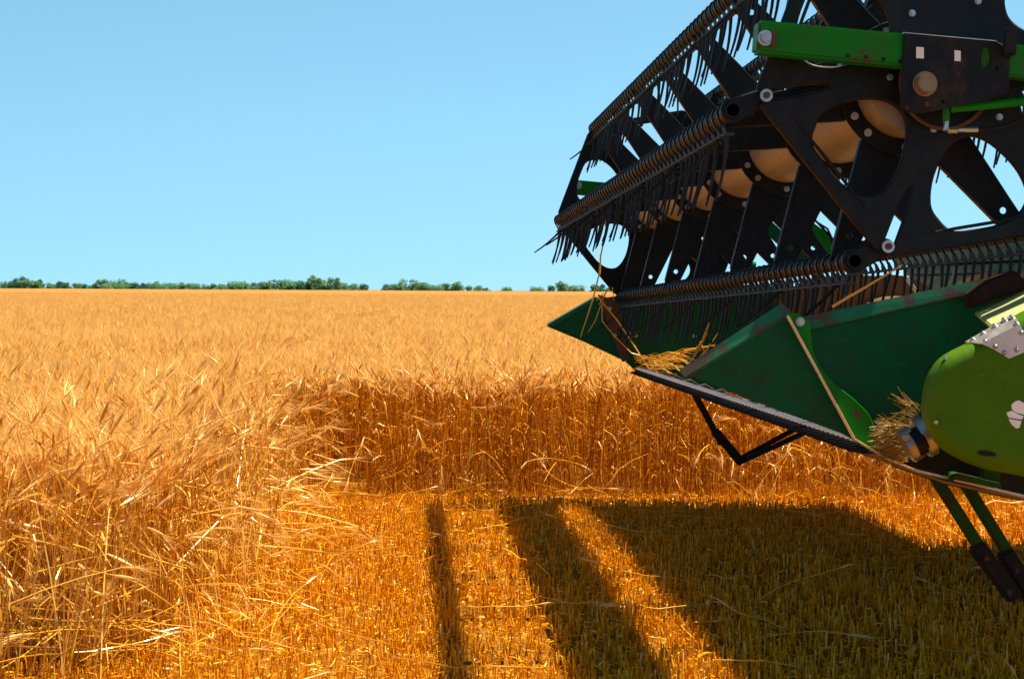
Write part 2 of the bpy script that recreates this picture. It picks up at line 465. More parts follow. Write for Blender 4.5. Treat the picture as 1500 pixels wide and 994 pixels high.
def scatter(name, pts, rots, scls, idx, coll, label, cat):
    """one object of ground cover: clumps instanced on points"""
    me = bpy.data.meshes.new(name)
    me.from_pydata([tuple(p) for p in pts], [], [])
    for an, ty, dat, fld in (('rot', 'FLOAT_VECTOR', np.asarray(rots, np.float32).ravel(), 'vector'), ('scl', 'FLOAT_VECTOR', np.asarray(scls, np.float32).ravel(), 'vector'), ('idx', 'INT', np.asarray(idx, np.int32), 'value')):
        at_ = me.attributes.new(an, ty, 'POINT'); at_.data.foreach_set(fld, dat)
    o = bpy.data.objects.new(name, me); COL.objects.link(o)
    ng = bpy.data.node_groups.new(name + '_scatter', 'GeometryNodeTree')
    ng.interface.new_socket('Geometry', in_out='INPUT', socket_type='NodeSocketGeometry')
    ng.interface.new_socket('Geometry', in_out='OUTPUT', socket_type='NodeSocketGeometry')
    N = ng.nodes; L = ng.links
    gi, go = N.new('NodeGroupInput'), N.new('NodeGroupOutput')
    ci = N.new('GeometryNodeCollectionInfo'); ci.inputs['Collection'].default_value = coll
    ci.inputs['Separate Children'].default_value = True; ci.inputs['Reset Children'].default_value = True
    ip = N.new('GeometryNodeInstanceOnPoints'); ip.inputs['Pick Instance'].default_value = True
    def attr(n, t):
        a = N.new('GeometryNodeInputNamedAttribute'); a.data_type = t; a.inputs['Name'].default_value = n
        return a.outputs['Attribute']
    L.new(gi.outputs[0], ip.inputs['Points']); L.new(ci.outputs[0], ip.inputs['Instance'])
    L.new(attr('idx', 'INT'), ip.inputs['Instance Index'])
    e2r = N.new('FunctionNodeEulerToRotation'); L.new(attr('rot', 'FLOAT_VECTOR'), e2r.inputs[0]); L.new(e2r.outputs[0], ip.inputs['Rotation'])
    L.new(attr('scl', 'FLOAT_VECTOR'), ip.inputs['Scale'])
    L.new(ip.outputs[0], go.inputs[0])
    md = o.modifiers.new('scatter', 'NODES'); md.node_group = ng
    tag(o, label, cat, kind='stuff')
    return o

# standing crop clumps, 1 m square
def crop_clump(n, n_awn=8, leaves=1):
    fm = FastMesh()
    for _ in range(n):
        add_stalk(fm, rng.uniform(-.5, .5), rng.uniform(-.5, .5), rng.normal(.675, .02) - abs(rng.normal(0, .06)), abs(rng.normal(0, .07)), rng.uniform(0, 6.28), rng.uniform(.0, .22), n_awn=n_awn, leaves=leaves)
    return fm.build('barley_clump', [M['stem'], M['ear']])
NEAR_N = 6
crop_meshes = [crop_clump(360, 13, 2) for _ in range(NEAR_N)]
crop_far = [crop_clump(260, 6, 0) for _ in range(3)]
COLL_CROP = proto_collection('standing_barley', crop_meshes + crop_far)

# frame of the field in header directions
wall_base = ground_at(640, 731)
U_WALL = wall_base.dot(EU)
lb = ground_at(428, 729)
V_CUT = lb.dot(EV)                          # where the leaning fringe ends
V_EDGE = V_CUT + .11                        # the crop left of this line is uncut
U_NEAR = ground_at(150, 975).dot(EU)        # near edge of the uncut strip
HEAD_ANG = math.atan2(EU.y, EU.x)           # u axis as an angle

def uv(u, v, z=0.0): 
    p = EU * u + EV * v
    return Vector((p.x, p.y, z))

pts, rots, scls, idx = [], [], [], []
def put_crop(u, v, near):
    s = rng.uniform(.96, 1.05)
    pts.append(uv(u, v, -.005)); rots.append((0, 0, HEAD_ANG + rng.integers(0, 4) * math.pi / 2)); scls.append((1, 1, s * (1 + .025 * math.sin(u * .7 + v * .45))))
    idx.append(rng.integers(0, NEAR_N) if near else NEAR_N + rng.integers(0, 3))
u = U_WALL + .5
while u < 210:
    half = .25 * u + 4
    vv = -half - (1 if u < 30 else 0)
    off = AZ * u                             # the header direction leans left of the view axis
    step = 1.0 if u < 40 else (1.15 if u < 110 else 1.5)
    while vv < half:
        jit = 0 if u < U_WALL + 1 else .2
        put_crop(u + rng.uniform(-jit, jit), vv + off * 0 + rng.uniform(-.2, .2), u < 34)
        vv += step
    u += step
# the uncut block on the left: rows from the cut edge outwards, from its near edge to the wall
vv = V_EDGE + .5
while vv < V_EDGE + 7:
    u = U_NEAR + .45 + .12 * math.sin(vv * 2.1)
    while u < U_WALL + .3:
        put_crop(u, vv + rng.uniform(0, .06), True)
        u += 1.0
    vv += 1.0
scatter('standing_barley', pts, rots, scls, idx, COLL_CROP, 'ripe golden barley standing uncut across the field to the trees', 'barley')

# leaning and broken stalks along the cut edges, clump 1 m long, leaning to +x
def lean_clump(n, lo, hi, broken=.3, depth=.5, hmul=1.0):
    fm = FastMesh()
    for _ in range(n):
        brk = (int(rng.integers(1, 4)), rng.uniform(.4, 1.3)) if rng.random() < broken else None
        add_stalk(fm, rng.uniform(-depth, .06), rng.uniform(-.5, .5), rng.normal(.66, .06) * hmul, rng.uniform(lo, hi), rng.normal(0, 1.0), rng.uniform(0, .3), r=.0026, n_awn=14, leaves=1, bend=brk)
    return fm.build('leaning_clump', [M['straw'], M['ear']])
COLL_LEAN = proto_collection('leaning_barley', [lean_clump(38, .0, .36, .4, .3) for _ in range(3)] + [lean_clump(60, .0, .28, .2, .35) for _ in range(3)] + [lean_clump(11, .3, .9, .5, .2) for _ in range(3)])
pts, rots, scls, idx = [], [], [], []
def put_lean(u, v, ang, k, s=1.0):
    pts.append(uv(u, v, 0)); rots.append((0, 0, ang)); scls.append((s, s, s)); idx.append(k)
ANG_R = math.atan2(-EV.y, -EV.x)            # leaning out to the right (towards the cut swath)
ANG_N = math.atan2(-EU.y, -EU.x)            # leaning out towards the camera
u = U_NEAR
while u < U_WALL + .2:
    if rng.random() < .6: put_lean(u, V_EDGE + rng.uniform(.0, .25), ANG_R + rng.normal(0, .25), rng.integers(0, 3), rng.uniform(.75, 1.0))
    put_lean(u, V_EDGE + .3, rng.uniform(0, 6.28), 3 + rng.integers(0, 3), rng.uniform(.95, 1.05))
    u += .45
v = V_EDGE + .38
while v < V_EDGE + 6:
    put_lean(U_NEAR + rng.uniform(-.05, .1), v, ANG_N + rng.normal(0, .35), rng.integers(0, 3) if rng.random() < .55 else 3 + rng.integers(0, 3), rng.uniform(.8, 1.0))
    put_lean(U_NEAR + .05, v, ANG_N + rng.normal(0, .5), 3 + rng.integers(0, 3), 1.0)
    put_lean(U_NEAR + rng.uniform(-.1, .1), v + .25, ANG_N + rng.normal(0, .4), rng.integers(0, 3), rng.uniform(.6, .95))
    v += .45
v = V_EDGE - .4
while v > V_EDGE - 11:
    if rng.random() < .22: put_lean(U_WALL + .06, v, ANG_N + rng.normal(0, .5), 6 + rng.integers(0, 3), rng.uniform(.8, 1.0))
    if v < V_EDGE - 2.3: put_lean(U_WALL, v, ANG_N + .5 + rng.normal(0, .4), rng.integers(0, 3) if rng.random() < .5 else 6 + rng.integers(0, 3), rng.uniform(.65, .9))
    v -= .5
scatter('leaning_barley', pts, rots, scls, idx, COLL_LEAN, 'bent and broken barley stalks leaning out along the cut edges', 'barley')

# stubble, 1 m square clumps with chaff between the stubs
def stub_clump():
    fm = FastMesh()
    rows = np.arange(-.5, .5, .11)
    for _ in range(900):
        x = rng.choice(rows) + rng.normal(.03, .034); y = rng.uniform(-.5, .5)
        h = max(.02, rng.normal(.046, .010)); l = rng.normal(0, .13, 2)
        p = np.array((x, y, 0)); e = p + np.array((l[0] * h, l[1] * h, h))
        r_ = rng.uniform(.0017, .0031); ftube(fm, [p, e], [r_, r_], 4, 0)
        n = fm.n; fm.f.append((n - 4, n - 3, n - 2, n - 1)); fm.m.append(0)
    for _ in range(950):
        p = np.array((rng.uniform(-.5, .5), rng.uniform(-.5, .5), rng.uniform(.004, .034))); q = rng.uniform(0, 6.28)
        L = rng.uniform(.012, .06); d = np.array((math.cos(q), math.sin(q), rng.normal(0, .25))) * L
        ribbon(fm, [p - d / 2, p + np.array((0, 0, rng.uniform(0, .008))), p + d / 2], rng.uniform(.003, .007), 0)
    return fm.build('stubble_clump', [M['stub']])
COLL_STUB = proto_collection('stubble', [stub_clump() for _ in range(6)])
pts, rots, scls, idx = [], [], [], []
for u in np.arange(3.5, U_WALL + .2, .9):
    for v in np.arange(V_EDGE - 12 if u > 5 else V_EDGE - 6, V_EDGE + (.9 if u > U_NEAR else 5), .9):
        pts.append(uv(u + rng.uniform(-.03, .03), v + rng.uniform(-.03, .03), 0)); rots.append((0, 0, HEAD_ANG + math.pi * rng.integers(0, 2) + math.pi / 2 + rng.normal(0, .04)))
        z = rng.uniform(.85, 1.15); scls.append((1, 1, z)); idx.append(rng.integers(0, 6))
scatter('stubble', pts, rots, scls, idx, COLL_STUB, 'short golden stubble left on the freshly cut strip', 'stubble')

# loose straw lying on the stubble
def loose(L, eared):
    fm = FastMesh(); p = np.array((-L / 2, 0, .0)); a = 0.0; pp = [p]
    k = rng.integers(2, 4)
    for i in range(5):
        a += rng.normal(0, .12) + (rng.choice((-1, 1)) * rng.uniform(.2, .9) if i == k and rng.random() < .5 else 0)
        p = p + np.array((math.cos(a), math.sin(a), rng.normal(0, .12))) * L / 5
        p[2] = max(p[2], -.02); pp.append(p)
    ftube(fm, pp, [.0022] * 6, 4, 0)
    if eared: 
        d = pp[-1] - pp[-2]; d /= np.linalg.norm(d); add_ear(fm, pp[-1], d, .075, .10, 12)
    return fm.build('loose_straw', [M['straw'], M['ear']])
COLL_STRAW = proto_collection('loose_straw', [loose(rng.uniform(.12, .55), i % 3 == 0) for i in range(12)])
pts, rots, scls, idx = [], [], [], []
def put_straw(u, v, z, tilt=.08):
    pts.append(uv(u, v, z)); rots.append((rng.normal(0, tilt), rng.normal(0, tilt), rng.uniform(0, 6.28))); s = rng.uniform(.7, 1.1); scls.append((s, s, s)); idx.append(rng.integers(0, 12))
for _ in range(240): put_straw(rng.uniform(4.5, U_WALL), V_EDGE - rng.uniform(0, 9), rng.uniform(.03, .07))
for _ in range(110): put_straw(rng.uniform(U_NEAR - .5, U_WALL), V_EDGE - abs(rng.normal(0, .3)), rng.uniform(.03, .12), .3)
for _ in range(60): put_straw(U_WALL - abs(rng.normal(0, .08)), V_EDGE - rng.uniform(0, 9), rng.uniform(.02, .09), .35)
for _ in range(300): put_straw(U_NEAR - abs(rng.normal(0, .25)), V_EDGE + rng.uniform(-.1, 4), rng.uniform(.03, .16), .3)
for _ in range(260): put_straw(U_NEAR + rng.uniform(-.12, .15), V_EDGE + rng.uniform(.1, 4), rng.uniform(.1, .55), .5)
scatter('loose_straw', pts, rots, scls, idx, COLL_STRAW, 'loose cut straw strewn over the stubble and the crop edge', 'straw')

# far part of the field seen at a glancing angle
g = MB()
us = [195, 230, 280, 350, 450, 600, 800, 1060]
nx = 24
g.add([(-(.3 * q + 40) + (.6 * q + 80) * i / nx, q, .64 + rng.uniform(-.02, .02)) for q in us for i in range(nx + 1)],
      [(j * (nx + 1) + i, j * (nx + 1) + i + 1, (j + 1) * (nx + 1) + i + 1, (j + 1) * (nx + 1) + i) for j in range(len(us) - 1) for i in range(nx)])
tag(g.build('far_barley_field', M['canopy']), 'far part of the barley field in front of the distant trees', 'barley field', kind='stuff')

# ------------------------------------------------------------------ distant trees
def crown_mesh(name, m, seed, w, h, lobes):
    r = np.random.default_rng(seed); vs_, fs_ = [], []
    cs = [(np.array((r.uniform(-w * .42, w * .42), r.uniform(-w * .3, w * .3), h * r.uniform(.05, .72))), w * r.uniform(.16, .3)) for _ in range(lobes)]
    cs += [(np.array((x_, r.uniform(-1, 1), h * .16)), w * .2) for x_ in (-w * .38, -w * .13, w * .13, w * .38)]
    for c, rad in cs:
        for _ in range(90):
            d = r.normal(size=3); d /= np.linalg.norm(d)
            p = c + d * rad * r.uniform(.5, 1.08) * np.array((1, 1, .85))
            if p[2] < .1: p[2] = .1 + .3 * r.random()
            a = r.normal(size=3); a /= np.linalg.norm(a); b = np.cross(a, r.normal(size=3)); b /= np.linalg.norm(b)
            s_ = r.uniform(.18, .5); n = len(vs_)
            vs_ += [p - a * s_ - b * s_ * .6, p + a * s_ - b * s_ * .6, p + a * s_ * .8 + b * s_ * .7, p - a * s_ + b * s_ * .6]
            fs_.append((n, n + 1, n + 2, n + 3))
    me = bpy.data.meshes.new(name); me.from_pydata([tuple(q) for q in vs_], [], fs_); me.materials.append(m); me.update()
    return me
def trunk_mesh(h, r):
    t = MB(); t.tube([(0, 0, 0), (.1, .05, h * .4), (.0, .1, h * .75)], [r, r * .75, r * .35], 7)
    t.tube([(.1, .05, h * .35), (h * .2, .1, h * .6)], [r * .5, r * .2], 5); t.tube([(.08, .05, h * .3), (-h * .2, -.1, h * .58)], [r * .5, r * .2], 5)
    return t.mesh('trunk', M['bark'], 40)
CROWNS = [crown_mesh('crown', M['leaf'] if i % 3 else M['leaf_dark'], 40 + i, (9, 7, 11, 6, 10, 8)[i], (7, 7.5, 6.5, 7, 6, 8)[i], (9, 7, 11, 6, 10, 8)[i]) for i in range(6)]
TRUNK = trunk_mesh(6.5, .22)
G_TREE = 'trees of the distant treeline'
TD = 1000.0
def tree(px, height, var, d=TD, label='low green tree in the distant treeline beyond the barley', wide=1.0, group=G_TREE):
    x = (px - 750) / FPX * d
    o = bpy.data.objects.new('tree', None); COL.objects.link(o)
    o.location = (x, d, 0); o.rotation_euler = (0, 0, rng.uniform(0, 6.28)); o.empty_display_size = 1
    s = height / 7.2
    o.scale = (s * wide, s * wide, s)
    tag(o, label, 'tree', group)
    c = bpy.data.objects.new('crown', CROWNS[var]); COL.objects.link(c); c.parent = o
    t = bpy.data.objects.new('trunk', TRUNK); COL.objects.link(t); t.parent = o
    return o
# (photo x, height in m) along the treeline
TL = [(4,5.4),(14,4.6),(38,5.2),(50,5.0),(72,4.0),(84,4.6),(97,4.2),(112,4.2),(124,4.0),(160,4.0),(188,4.6),(212,4.2),
      (226,4.2),(240,4.0),(255,3.4),(268,3.6),(282,4.2),(297,4.4),(312,4.2),(326,4.4),(345,5.0),(360,5.4),(374,5.6),(388,5.8),(403,6.2),(417,6.0),(432,6.2),
      (446,6.0),(473,5.8),(502,6.0),(517,5.4),(531,4.4),(570,4.4),(582,4.6),(620,5.0),(636,4.6),(650,5.4),(664,5.2),(685,3.6),(712,3.0),
      (744,3.2),(785,3.6),(806,4.0),(835,4.2),(849,3.4),(868,4.4),(880,4.8),(896,4.2)]
r3 = np.random.default_rng(3)
TL += [(px + r3.uniform(-3, 3), r3.uniform(2.8, 4.2)) for px in list(range(20, 330, 19)) + [336, 352, 368, 398, 424, 452, 484, 508, 524, 590, 610, 628, 644, 672, 700]]
for i, (px, hh) in enumerate(TL):
    tree(px + rng.uniform(-2, 2), hh * rng.uniform(.82, 1.08), int(rng.integers(0, 6)), TD + rng.uniform(-12, 12), wide=rng.uniform(1.2, 1.6))
tree(27, 7.2, 0, label='dark taller tree near the left end of the distant treeline', group=None)
tree(57, 5.6, 3, label='thin pointed tree standing just right of the dark taller tree', group=None)
tree(147, 6.2, 1, label='dense round tree closing the leftmost run of the treeline', group=None)
tree(172, 5.6, 2, label='round bushy tree just right of the first dip in the treeline', group=None)
tree(460, 7.6, 5, label='tall leafy tree in the middle of the highest treeline stretch', group=None)
tree(491, 8.0, 1, label='tallest narrow tree at the right of the highest treeline stretch', group=None, wide=.7)
tree(600, 7.2, 4, label='broad crowned tree leading the stretch after the wide gap', group=None, wide=1.1)
tree(821, 5.6, 5, label='rounded tree just left of the harvester tip', group=None)
# ------------------------------------------------------------------ the combine harvester
# section helpers: every photo outline is read at the real distance u of the part it belongs to
U0 = 6.10                                    # near end of the reel
U1 = 12.05                                   # far end of the reel and of the header
def S(u, *pp): return [at(u, x, y) for x, y in pp]
def Q(u, x, y): 
    a = at(u, x, y); return Vector((u, a[0], a[1]))

cn, cf = Q(U0, 1345, 120), Q(U1, 960, 300)   # reel axis ends
ORG = Vector((cn.x, cn.y, 0))
root = bpy.data.objects.new('combine_harvester', None); COL.objects.link(root)
wp = EU * cn.x + EV * cn.y
root.location = (wp.x, wp.y, 0); root.rotation_euler = (0, 0, HEAD_ANG)
tag(root, 'green combine harvester with its wide black tined reel and cutting header raised above the stubble', 'combine harvester')

def rel(o):
    """transform of a part relative to the harvester"""
    m = Matrix.Identity(4)
    while o is not None and o is not root:
        m = o.matrix_parent_inverse @ o.matrix_basis @ m
        o = o.parent
    return m

class HB(MB):
    """shapes given in header coordinates (u, v, w), built on the harvester"""
    def part(s, name, m, parent=None, smooth=None, bevel=0.0, label=None):
        s.v = [(q[0] - ORG.x, q[1] - ORG.y, q[2]) for q in s.v]
        o = s.build(name, m, parent or root, smooth, bevel)
        if parent: o.matrix_parent_inverse = rel(parent).inverted()
        if label: o['label'] = label
        return o

def link(name, me, parent=None, mtx=None):
    o = bpy.data.objects.new(name, me); COL.objects.link(o); o.parent = parent or root
    if mtx is not None: o.matrix_basis = mtx
    return o

def section_plate(name, loops, u, thick, m, parent=None, bevel=0.004, label=None):
    """a sheet cut along the section plane at distance u (loops of (v, w))"""
    me = plate_mesh(name, loops, m, thick, bevel)
    o = link(name, me, parent, Matrix.Translation((u - ORG.x, -ORG.y, 0)))
    if label: o['label'] = label
    return o

def bolt(u, x, y, r, m=None, parent=None, h=.014, washer=True, name='bolt'):
    b = HB(); v, w = at(u, x, y)
    if washer: b.tube([(u, v, w), (u - .004, v, w)], r * 1.0, 16)
    b.tube([(u - .004, v, w), (u - h, v, w)], r * .72, 6)
    return b.part(name, m or M['steel'], parent, 30, .0012)

# ---- reel ------------------------------------------------------------------
rx = (cf - cn).normalized(); RL = (cf - cn).length
ry = (Vector((0, 1, 0)) - rx * rx.y).normalized(); rz = rx.cross(ry)
REEL = Matrix(((rx.x, ry.x, rz.x, 0), (rx.y, ry.y, rz.y, 0), (rx.z, ry.z, rz.z, 0), (0, 0, 0, 1)))
REEL = Matrix.Translation((0, 0, cn.z)) @ REEL
RAD = 0.542
TH = [R_(-9.6 + 60 * k) for k in range(6)]   # the six tine bars
OFF = Vector((-0.090, 0.040))                # the control star runs off centre by its cranks
# central tube
t = MB(); t.tube([(-.02, 0, 0), (RL + .02, 0, 0)], .148, 40)
link('reel_tube', t.mesh('reel_tube', M['tube'], 40), None, REEL)
SPX = [.15, 1.08, 2.0, 2.95, 3.9, 4.85, 5.75]
# spiders: one flanged disc and six tapered arms each
disc = plate_mesh('spider_disc', [[(.198 * math.cos(q), .198 * math.sin(q)) for q in np.linspace(0, 2 * math.pi, 48, endpoint=False)]], M['black'], .012, .003)
bolt_me = MB(); bolt_me.tube([(0, 0, 0), (-.003, 0, 0)], .0115, 14); bolt_me.tube([(-.003, 0, 0), (-.012, 0, 0)], .009, 6)
BOLT = bolt_me.mesh('bolt', M['steel'], 30, .001)
arm_poly = rounded([(-.066, .145), (.066, .145), (.030, RAD - .005), (.022, RAD + .012), (-.022, RAD + .012), (-.030, RAD - .005)], .012, 3)
hole = [(.010 * math.cos(q), RAD - .085 + .010 * math.sin(q)) for q in np.linspace(0, 2 * math.pi, 12, endpoint=False)]
ARM = plate_mesh('spider_arm', [arm_poly, hole], M['black'], .009, .002)
fl = MB()                                    # folded edge that stiffens the arm
for sg in (-1, 1): fl.beam((.016, sg * .0635, .185), (.016, sg * .030, RAD - .03), .005, .03)
FL = fl.mesh('arm_flange', M['black'], None)
def reel_m(x, ang=0.0): return REEL @ Matrix.Translation((x, 0, 0)) @ Matrix.Rotation(ang, 4, 'X')
for x in SPX:
    d = link('spider_disc', disc, None, reel_m(x))
    for k in range(6):
        q = TH[k] + R_(30)
        for dq in (-.18, .18): link('bolt', BOLT, d, Matrix.Translation((-.007, .172 * math.cos(q + dq), .172 * math.sin(q + dq))))
        am = link('spider_arm', ARM, None, reel_m(x + .012, TH[k] - math.pi / 2))
        link('arm_flange', FL, am)
# end plates: a hexagon with six rounded windows
def polar_from_px(u, cx, cy, pts, th0):
    c = Vector(at(u, cx, cy)); out = []
    for x, y in pts:
        d = Vector(at(u, x, y)) - c
        out.append((d.length, math.atan2(d.y, d.x) - th0))
    return out
U_STAR = U0 - .02
star_hole = polar_from_px(U_STAR, 1394, 100, [(1186,215),(1190,190),(1203,169),(1240,153),(1285,151),(1312,166),(1321,190),(1318,222),(1306,258),(1284,285),(1256,288),(1228,271),(1203,242)], TH[0])
def star_loops(notch=True, scale=1.0):
    outer = []
    R2 = RAD + .03 if notch else RAD + .002
    for k in range(6):
        th = TH[0] + k * math.pi / 3
        n = Vector((math.cos(th), math.sin(th))); tn = Vector((-n.y, n.x))
        if notch:
            for r_, o_ in ((R2 - .004, -.022), (R2 - .02, -.014), (RAD * .80, -.013), (RAD * .66, -.004), (RAD * .66, .004), (RAD * .80, .013), (R2 - .02, .014), (R2 - .004, .022)):
                outer.append(tuple(n * r_ + tn * o_))
        else:
            for o_ in (-.045, .045): outer.append(tuple(n * R2 + tn * o_))
    loops = [rounded(outer, .012, 3)]
    for k in range(6):
        th = TH[0] + k * math.pi / 3
        cc = Vector((0, 0))
        hp = [Vector((r_ * math.cos(an + th), r_ * math.sin(an + th))) for r_, an in star_hole]
        cc = sum(hp, Vector((0, 0))) / len(hp)
        loops.append(smooth_loop([tuple(cc + (h_ - cc) * scale) for h_ in hp], 4))
    return loops
# the hex centre of the star is the reel centre moved by the cranks
st = link('control_star', plate_mesh('control_star', star_loops(True), M['black'], .022, .007, 3), None, reel_m(-.055) @ Matrix.Translation((0, OFF.x, OFF.y)))
# pressed ribs along the wing edges
for k in range(6):
    th = TH[0] + k * math.pi / 3 + math.pi / 6
    n = Vector((math.cos(th), math.sin(th))); tn = Vector((-n.y, n.x)); ap = (RAD + .03) * math.cos(math.pi / 6)
    rb = MB(); p_, q_ = n * (ap - .045) - tn * .17, n * (ap - .045) + tn * .17
    rb.tube([(-.010, *p_), (-.013, *(p_ * .7 + q_ * .3)), (-.013, *(p_ * .3 + q_ * .7)), (-.010, *q_)], [.002, .005, .005, .002], 8)
    rb.build('wing_rib', M['black'], st, 60)
    # rubbed hub bolts
    hb = link('bolt', BOLT, st, Matrix.Translation((-.011, .19 * math.cos(th + .5), .19 * math.sin(th + .5))) @ Matrix.Scale(.85, 4))
# the far end plate
link('end_plate', plate_mesh('end_plate', star_loops(False, .92), M['black'], .02, .005, 2), None, reel_m(RL - .02))
# cranks from the star to the bars
for k in range(6):
    c = Vector((RAD * math.cos(TH[k]), RAD * math.sin(TH[k]))); e = c + OFF
    cr = MB()
    d = (e - c); L_ = d.length; an = math.atan2(d.y, d.x)
    n_ = 10
    pl = [tuple(c + Vector((math.cos(an + math.pi / 2 + math.pi * i / n_), math.sin(an + math.pi / 2 + math.pi * i / n_))) * .034) for i in range(n_ + 1)] + \
         [tuple(e + Vector((math.cos(an - math.pi / 2 + math.pi * i / n_), math.sin(an - math.pi / 2 + math.pi * i / n_))) * .024) for i in range(n_ + 1)]
    ring = [tuple(c + Vector((math.cos(q), math.sin(q))) * .019) for q in np.linspace(0, 2 * math.pi, 20, endpoint=False)]
    co = link('crank_arm', plate_mesh('crank_arm', [pl, ring], M['black'], .024, .005, 2), None, reel_m(-.028))
    b1 = MB(); ex = (-.073, e.x, e.y)
    b1.tube([(-.060, e.x, e.y), (-.070, e.x, e.y)], .018, 20)
    b1.build('washer', M['steel'], co, 40, .002).location = (.028, 0, 0)
    b2 = MB(); b2.tube([(-.070, e.x, e.y), (-.080, e.x, e.y)], .010, 6)
    b2.build('bolt', M['rust'], co, 30, .001).location = (.028, 0, 0)

# tine bars with plastic tines
def tine_profile(scale=1.0, fwd=0.0, length=.19):
    """clip band round the bar, bracket web, long finger curving forward (v+), hanging down"""
    t = MB()
    path = [(-.010, .025), (.008, .029), (.024, .019), (.030, .002), (.026, -.016), (.013, -.038), (.002, -.056), (.002, -.078)]
    wid = [.008, .009, .010, .010, .009, .008, .008, .007]
    for i in range(len(path) - 1):
        p, q = Vector((0, *path[i])), Vector((0, *path[i + 1]))
        n = Vector((0, -(q - p).z, (q - p).y)).normalized() * .0035
        vs_ = []
        for e, w_ in ((p, wid[i]), (q, wid[i + 1])):
            for sx, sn in ((-1, -1), (1, -1), (1, 1), (-1, 1)): vs_.append(e + Vector((sx * w_ * .5, 0, 0)) + n * sn)
        t.add(vs_, [(0,1,2,3),(7,6,5,4),(0,4,5,1),(1,5,6,2),(2,6,7,3),(3,7,4,0)])
    pts = [Vector((0, .002, -.058))]; an = R_(4) + fwd
    for i in range(6):
        pts.append(pts[-1] + Vector((0, math.sin(an), -math.cos(an))) * length / 6); an += R_(2.6)
    t.tube(pts, [.0068, .0062, .0056, .0052, .0047, .0042, .0034], 6)
    return t
TINE = [tine_profile(fwd=f, length=l).mesh('tine', M['tine'], 40) for f, l in ((0, .192), (R_(2.5), .186), (R_(-2.5), .196), (R_(5), .188))]
LONG = tine_profile(fwd=R_(38), length=.20).mesh('long_tine', M['tine'], 40)
wb = MB()                                    # grey bracket and the ledge that runs along the row
wb.box((-.05, -.012, -.064), (.05, .016, -.058))
wb.add([(-.034, .008, -.058), (.034, .008, -.058), (.010, .016, -.032), (-.010, .016, -.032), (-.034, .004, -.058), (.034, .004, -.058), (.010, .012, -.032), (-.010, .012, -.032)], [(0,1,2,3),(7,6,5,4),(0,4,5,1),(1,5,6,2),(2,6,7,3),(3,7,4,0)])
WEB_V, WEB_F = wb.v, wb.f
N_T = 59
tine_list = []
for k in range(6):
    c = Vector((0, RAD * math.cos(TH[k]), RAD * math.sin(TH[k])))
    bar = MB(); n_ = 20
    outer_r, inner_r = .0235, .0175
    for ra, rb_, x0 in ((outer_r, outer_r, None),):
        ringo = [[(x, c.y + r_ * math.cos(q), c.z + r_ * math.sin(q)) for q in np.linspace(0, 2 * math.pi, n_, endpoint=False)] for x, r_ in ((-.05, inner_r), (-.05, outer_r), (RL + .03, outer_r), (RL + .03, inner_r), (-.03, inner_r * .98))]
    # hollow pipe: inside wall, near lip, outside wall, far lip
    order = [[(.3, c.y + inner_r * math.cos(q), c.z + inner_r * math.sin(q)) for q in np.linspace(0, 2 * math.pi, n_, endpoint=False)], ringo[0], ringo[1], ringo[2], ringo[3]]
    fs_ = [(i * n_ + j, i * n_ + (j + 1) % n_, (i + 1) * n_ + (j + 1) % n_, (i + 1) * n_ + j) for i in range(4) for j in range(n_)]
    fs_.append(tuple(range(n_))); fs_.append(tuple(4 * n_ + j for j in range(n_)))
    bar.add([q for r_ in order for q in r_], fs_)
    bo = link('tine_bar', bar.mesh('tine_bar', M['black'], 40), None, REEL)
    br = MB()
    sag = rng.normal(0, .004)
    for i in range(N_T):
        x = .05 + (RL - .08) * i / (N_T - 1)
        br.add([(x + q[0], c.y + q[1], c.z + q[2]) for q in WEB_V], WEB_F)
        near_sp = min(abs(x - s_) for s_ in SPX) < .052
        tine_list.append((x, k, c, LONG if near_sp and k in (0, 1, 2, 5) else TINE[int(rng.choice(4, p=(.5, .2, .2, .1)))], near_sp))
    br.build('tine_bracket', M['bracket'], bo)
def shows(item):
    x, k, c, me, _ = item
    return {0: 0.0, 5: .9, 1: .25, 4: 3.2, 3: 2.2, 2: 2.6}[k] + x
tine_list.sort(key=shows)
rest = MB()
for i, (x, k, c, me, sp) in enumerate(tine_list):
    tilt = Matrix.Rotation(rng.normal(0, .10 if i % 9 == 4 else .022), 4, 'X') @ Matrix.Rotation(rng.normal(0, .07 if i % 9 == 4 else .02), 4, 'Y')
    m4 = Matrix.Translation((x, c.y, c.z)) @ tilt
    if i < 100:
        link('tine', me, None, REEL @ m4)
    else:
        n0 = len(rest.v)
        rest.v += [tuple(m4 @ q.co) for q in me.vertices]
        rest.f += [tuple(j + n0 for j in p.vertices) for p in me.polygons]
ro = link('tine', rest.mesh('tine_rows', M['tine'], 40), None, REEL); ro['kind'] = 'stuff'; ro['label'] = 'the many smaller black tines further along the reel'

# ---- near reel support arm, bearing plate, hose -----------------------------
UA = U0 - .16
def bar_section(u, p, q, hp, hq, th, name, m, bevel=.006, parent=None, label=None):
    """box bar: centre line p-q in photo points, heights hp/hq in photo pixels"""
    b = HB()
    sec = S(u, (p[0], p[1] - hp / 2), (q[0], q[1] - hq / 2), (q[0], q[1] + hq / 2), (p[0], p[1] + hp / 2))
    b.prism(sec, u - th / 2, u + th / 2)
    return b.part(name, m, parent, 30, bevel, label)
arm = HB(); sec = S(UA, (1108, 32), (1700, 88), (1700, 136), (1104, 79))
arm.prism(sec, UA - .045, UA + .045)
arm = arm.part('reel_arm', M['green_scuffed'], None, 30, .007)
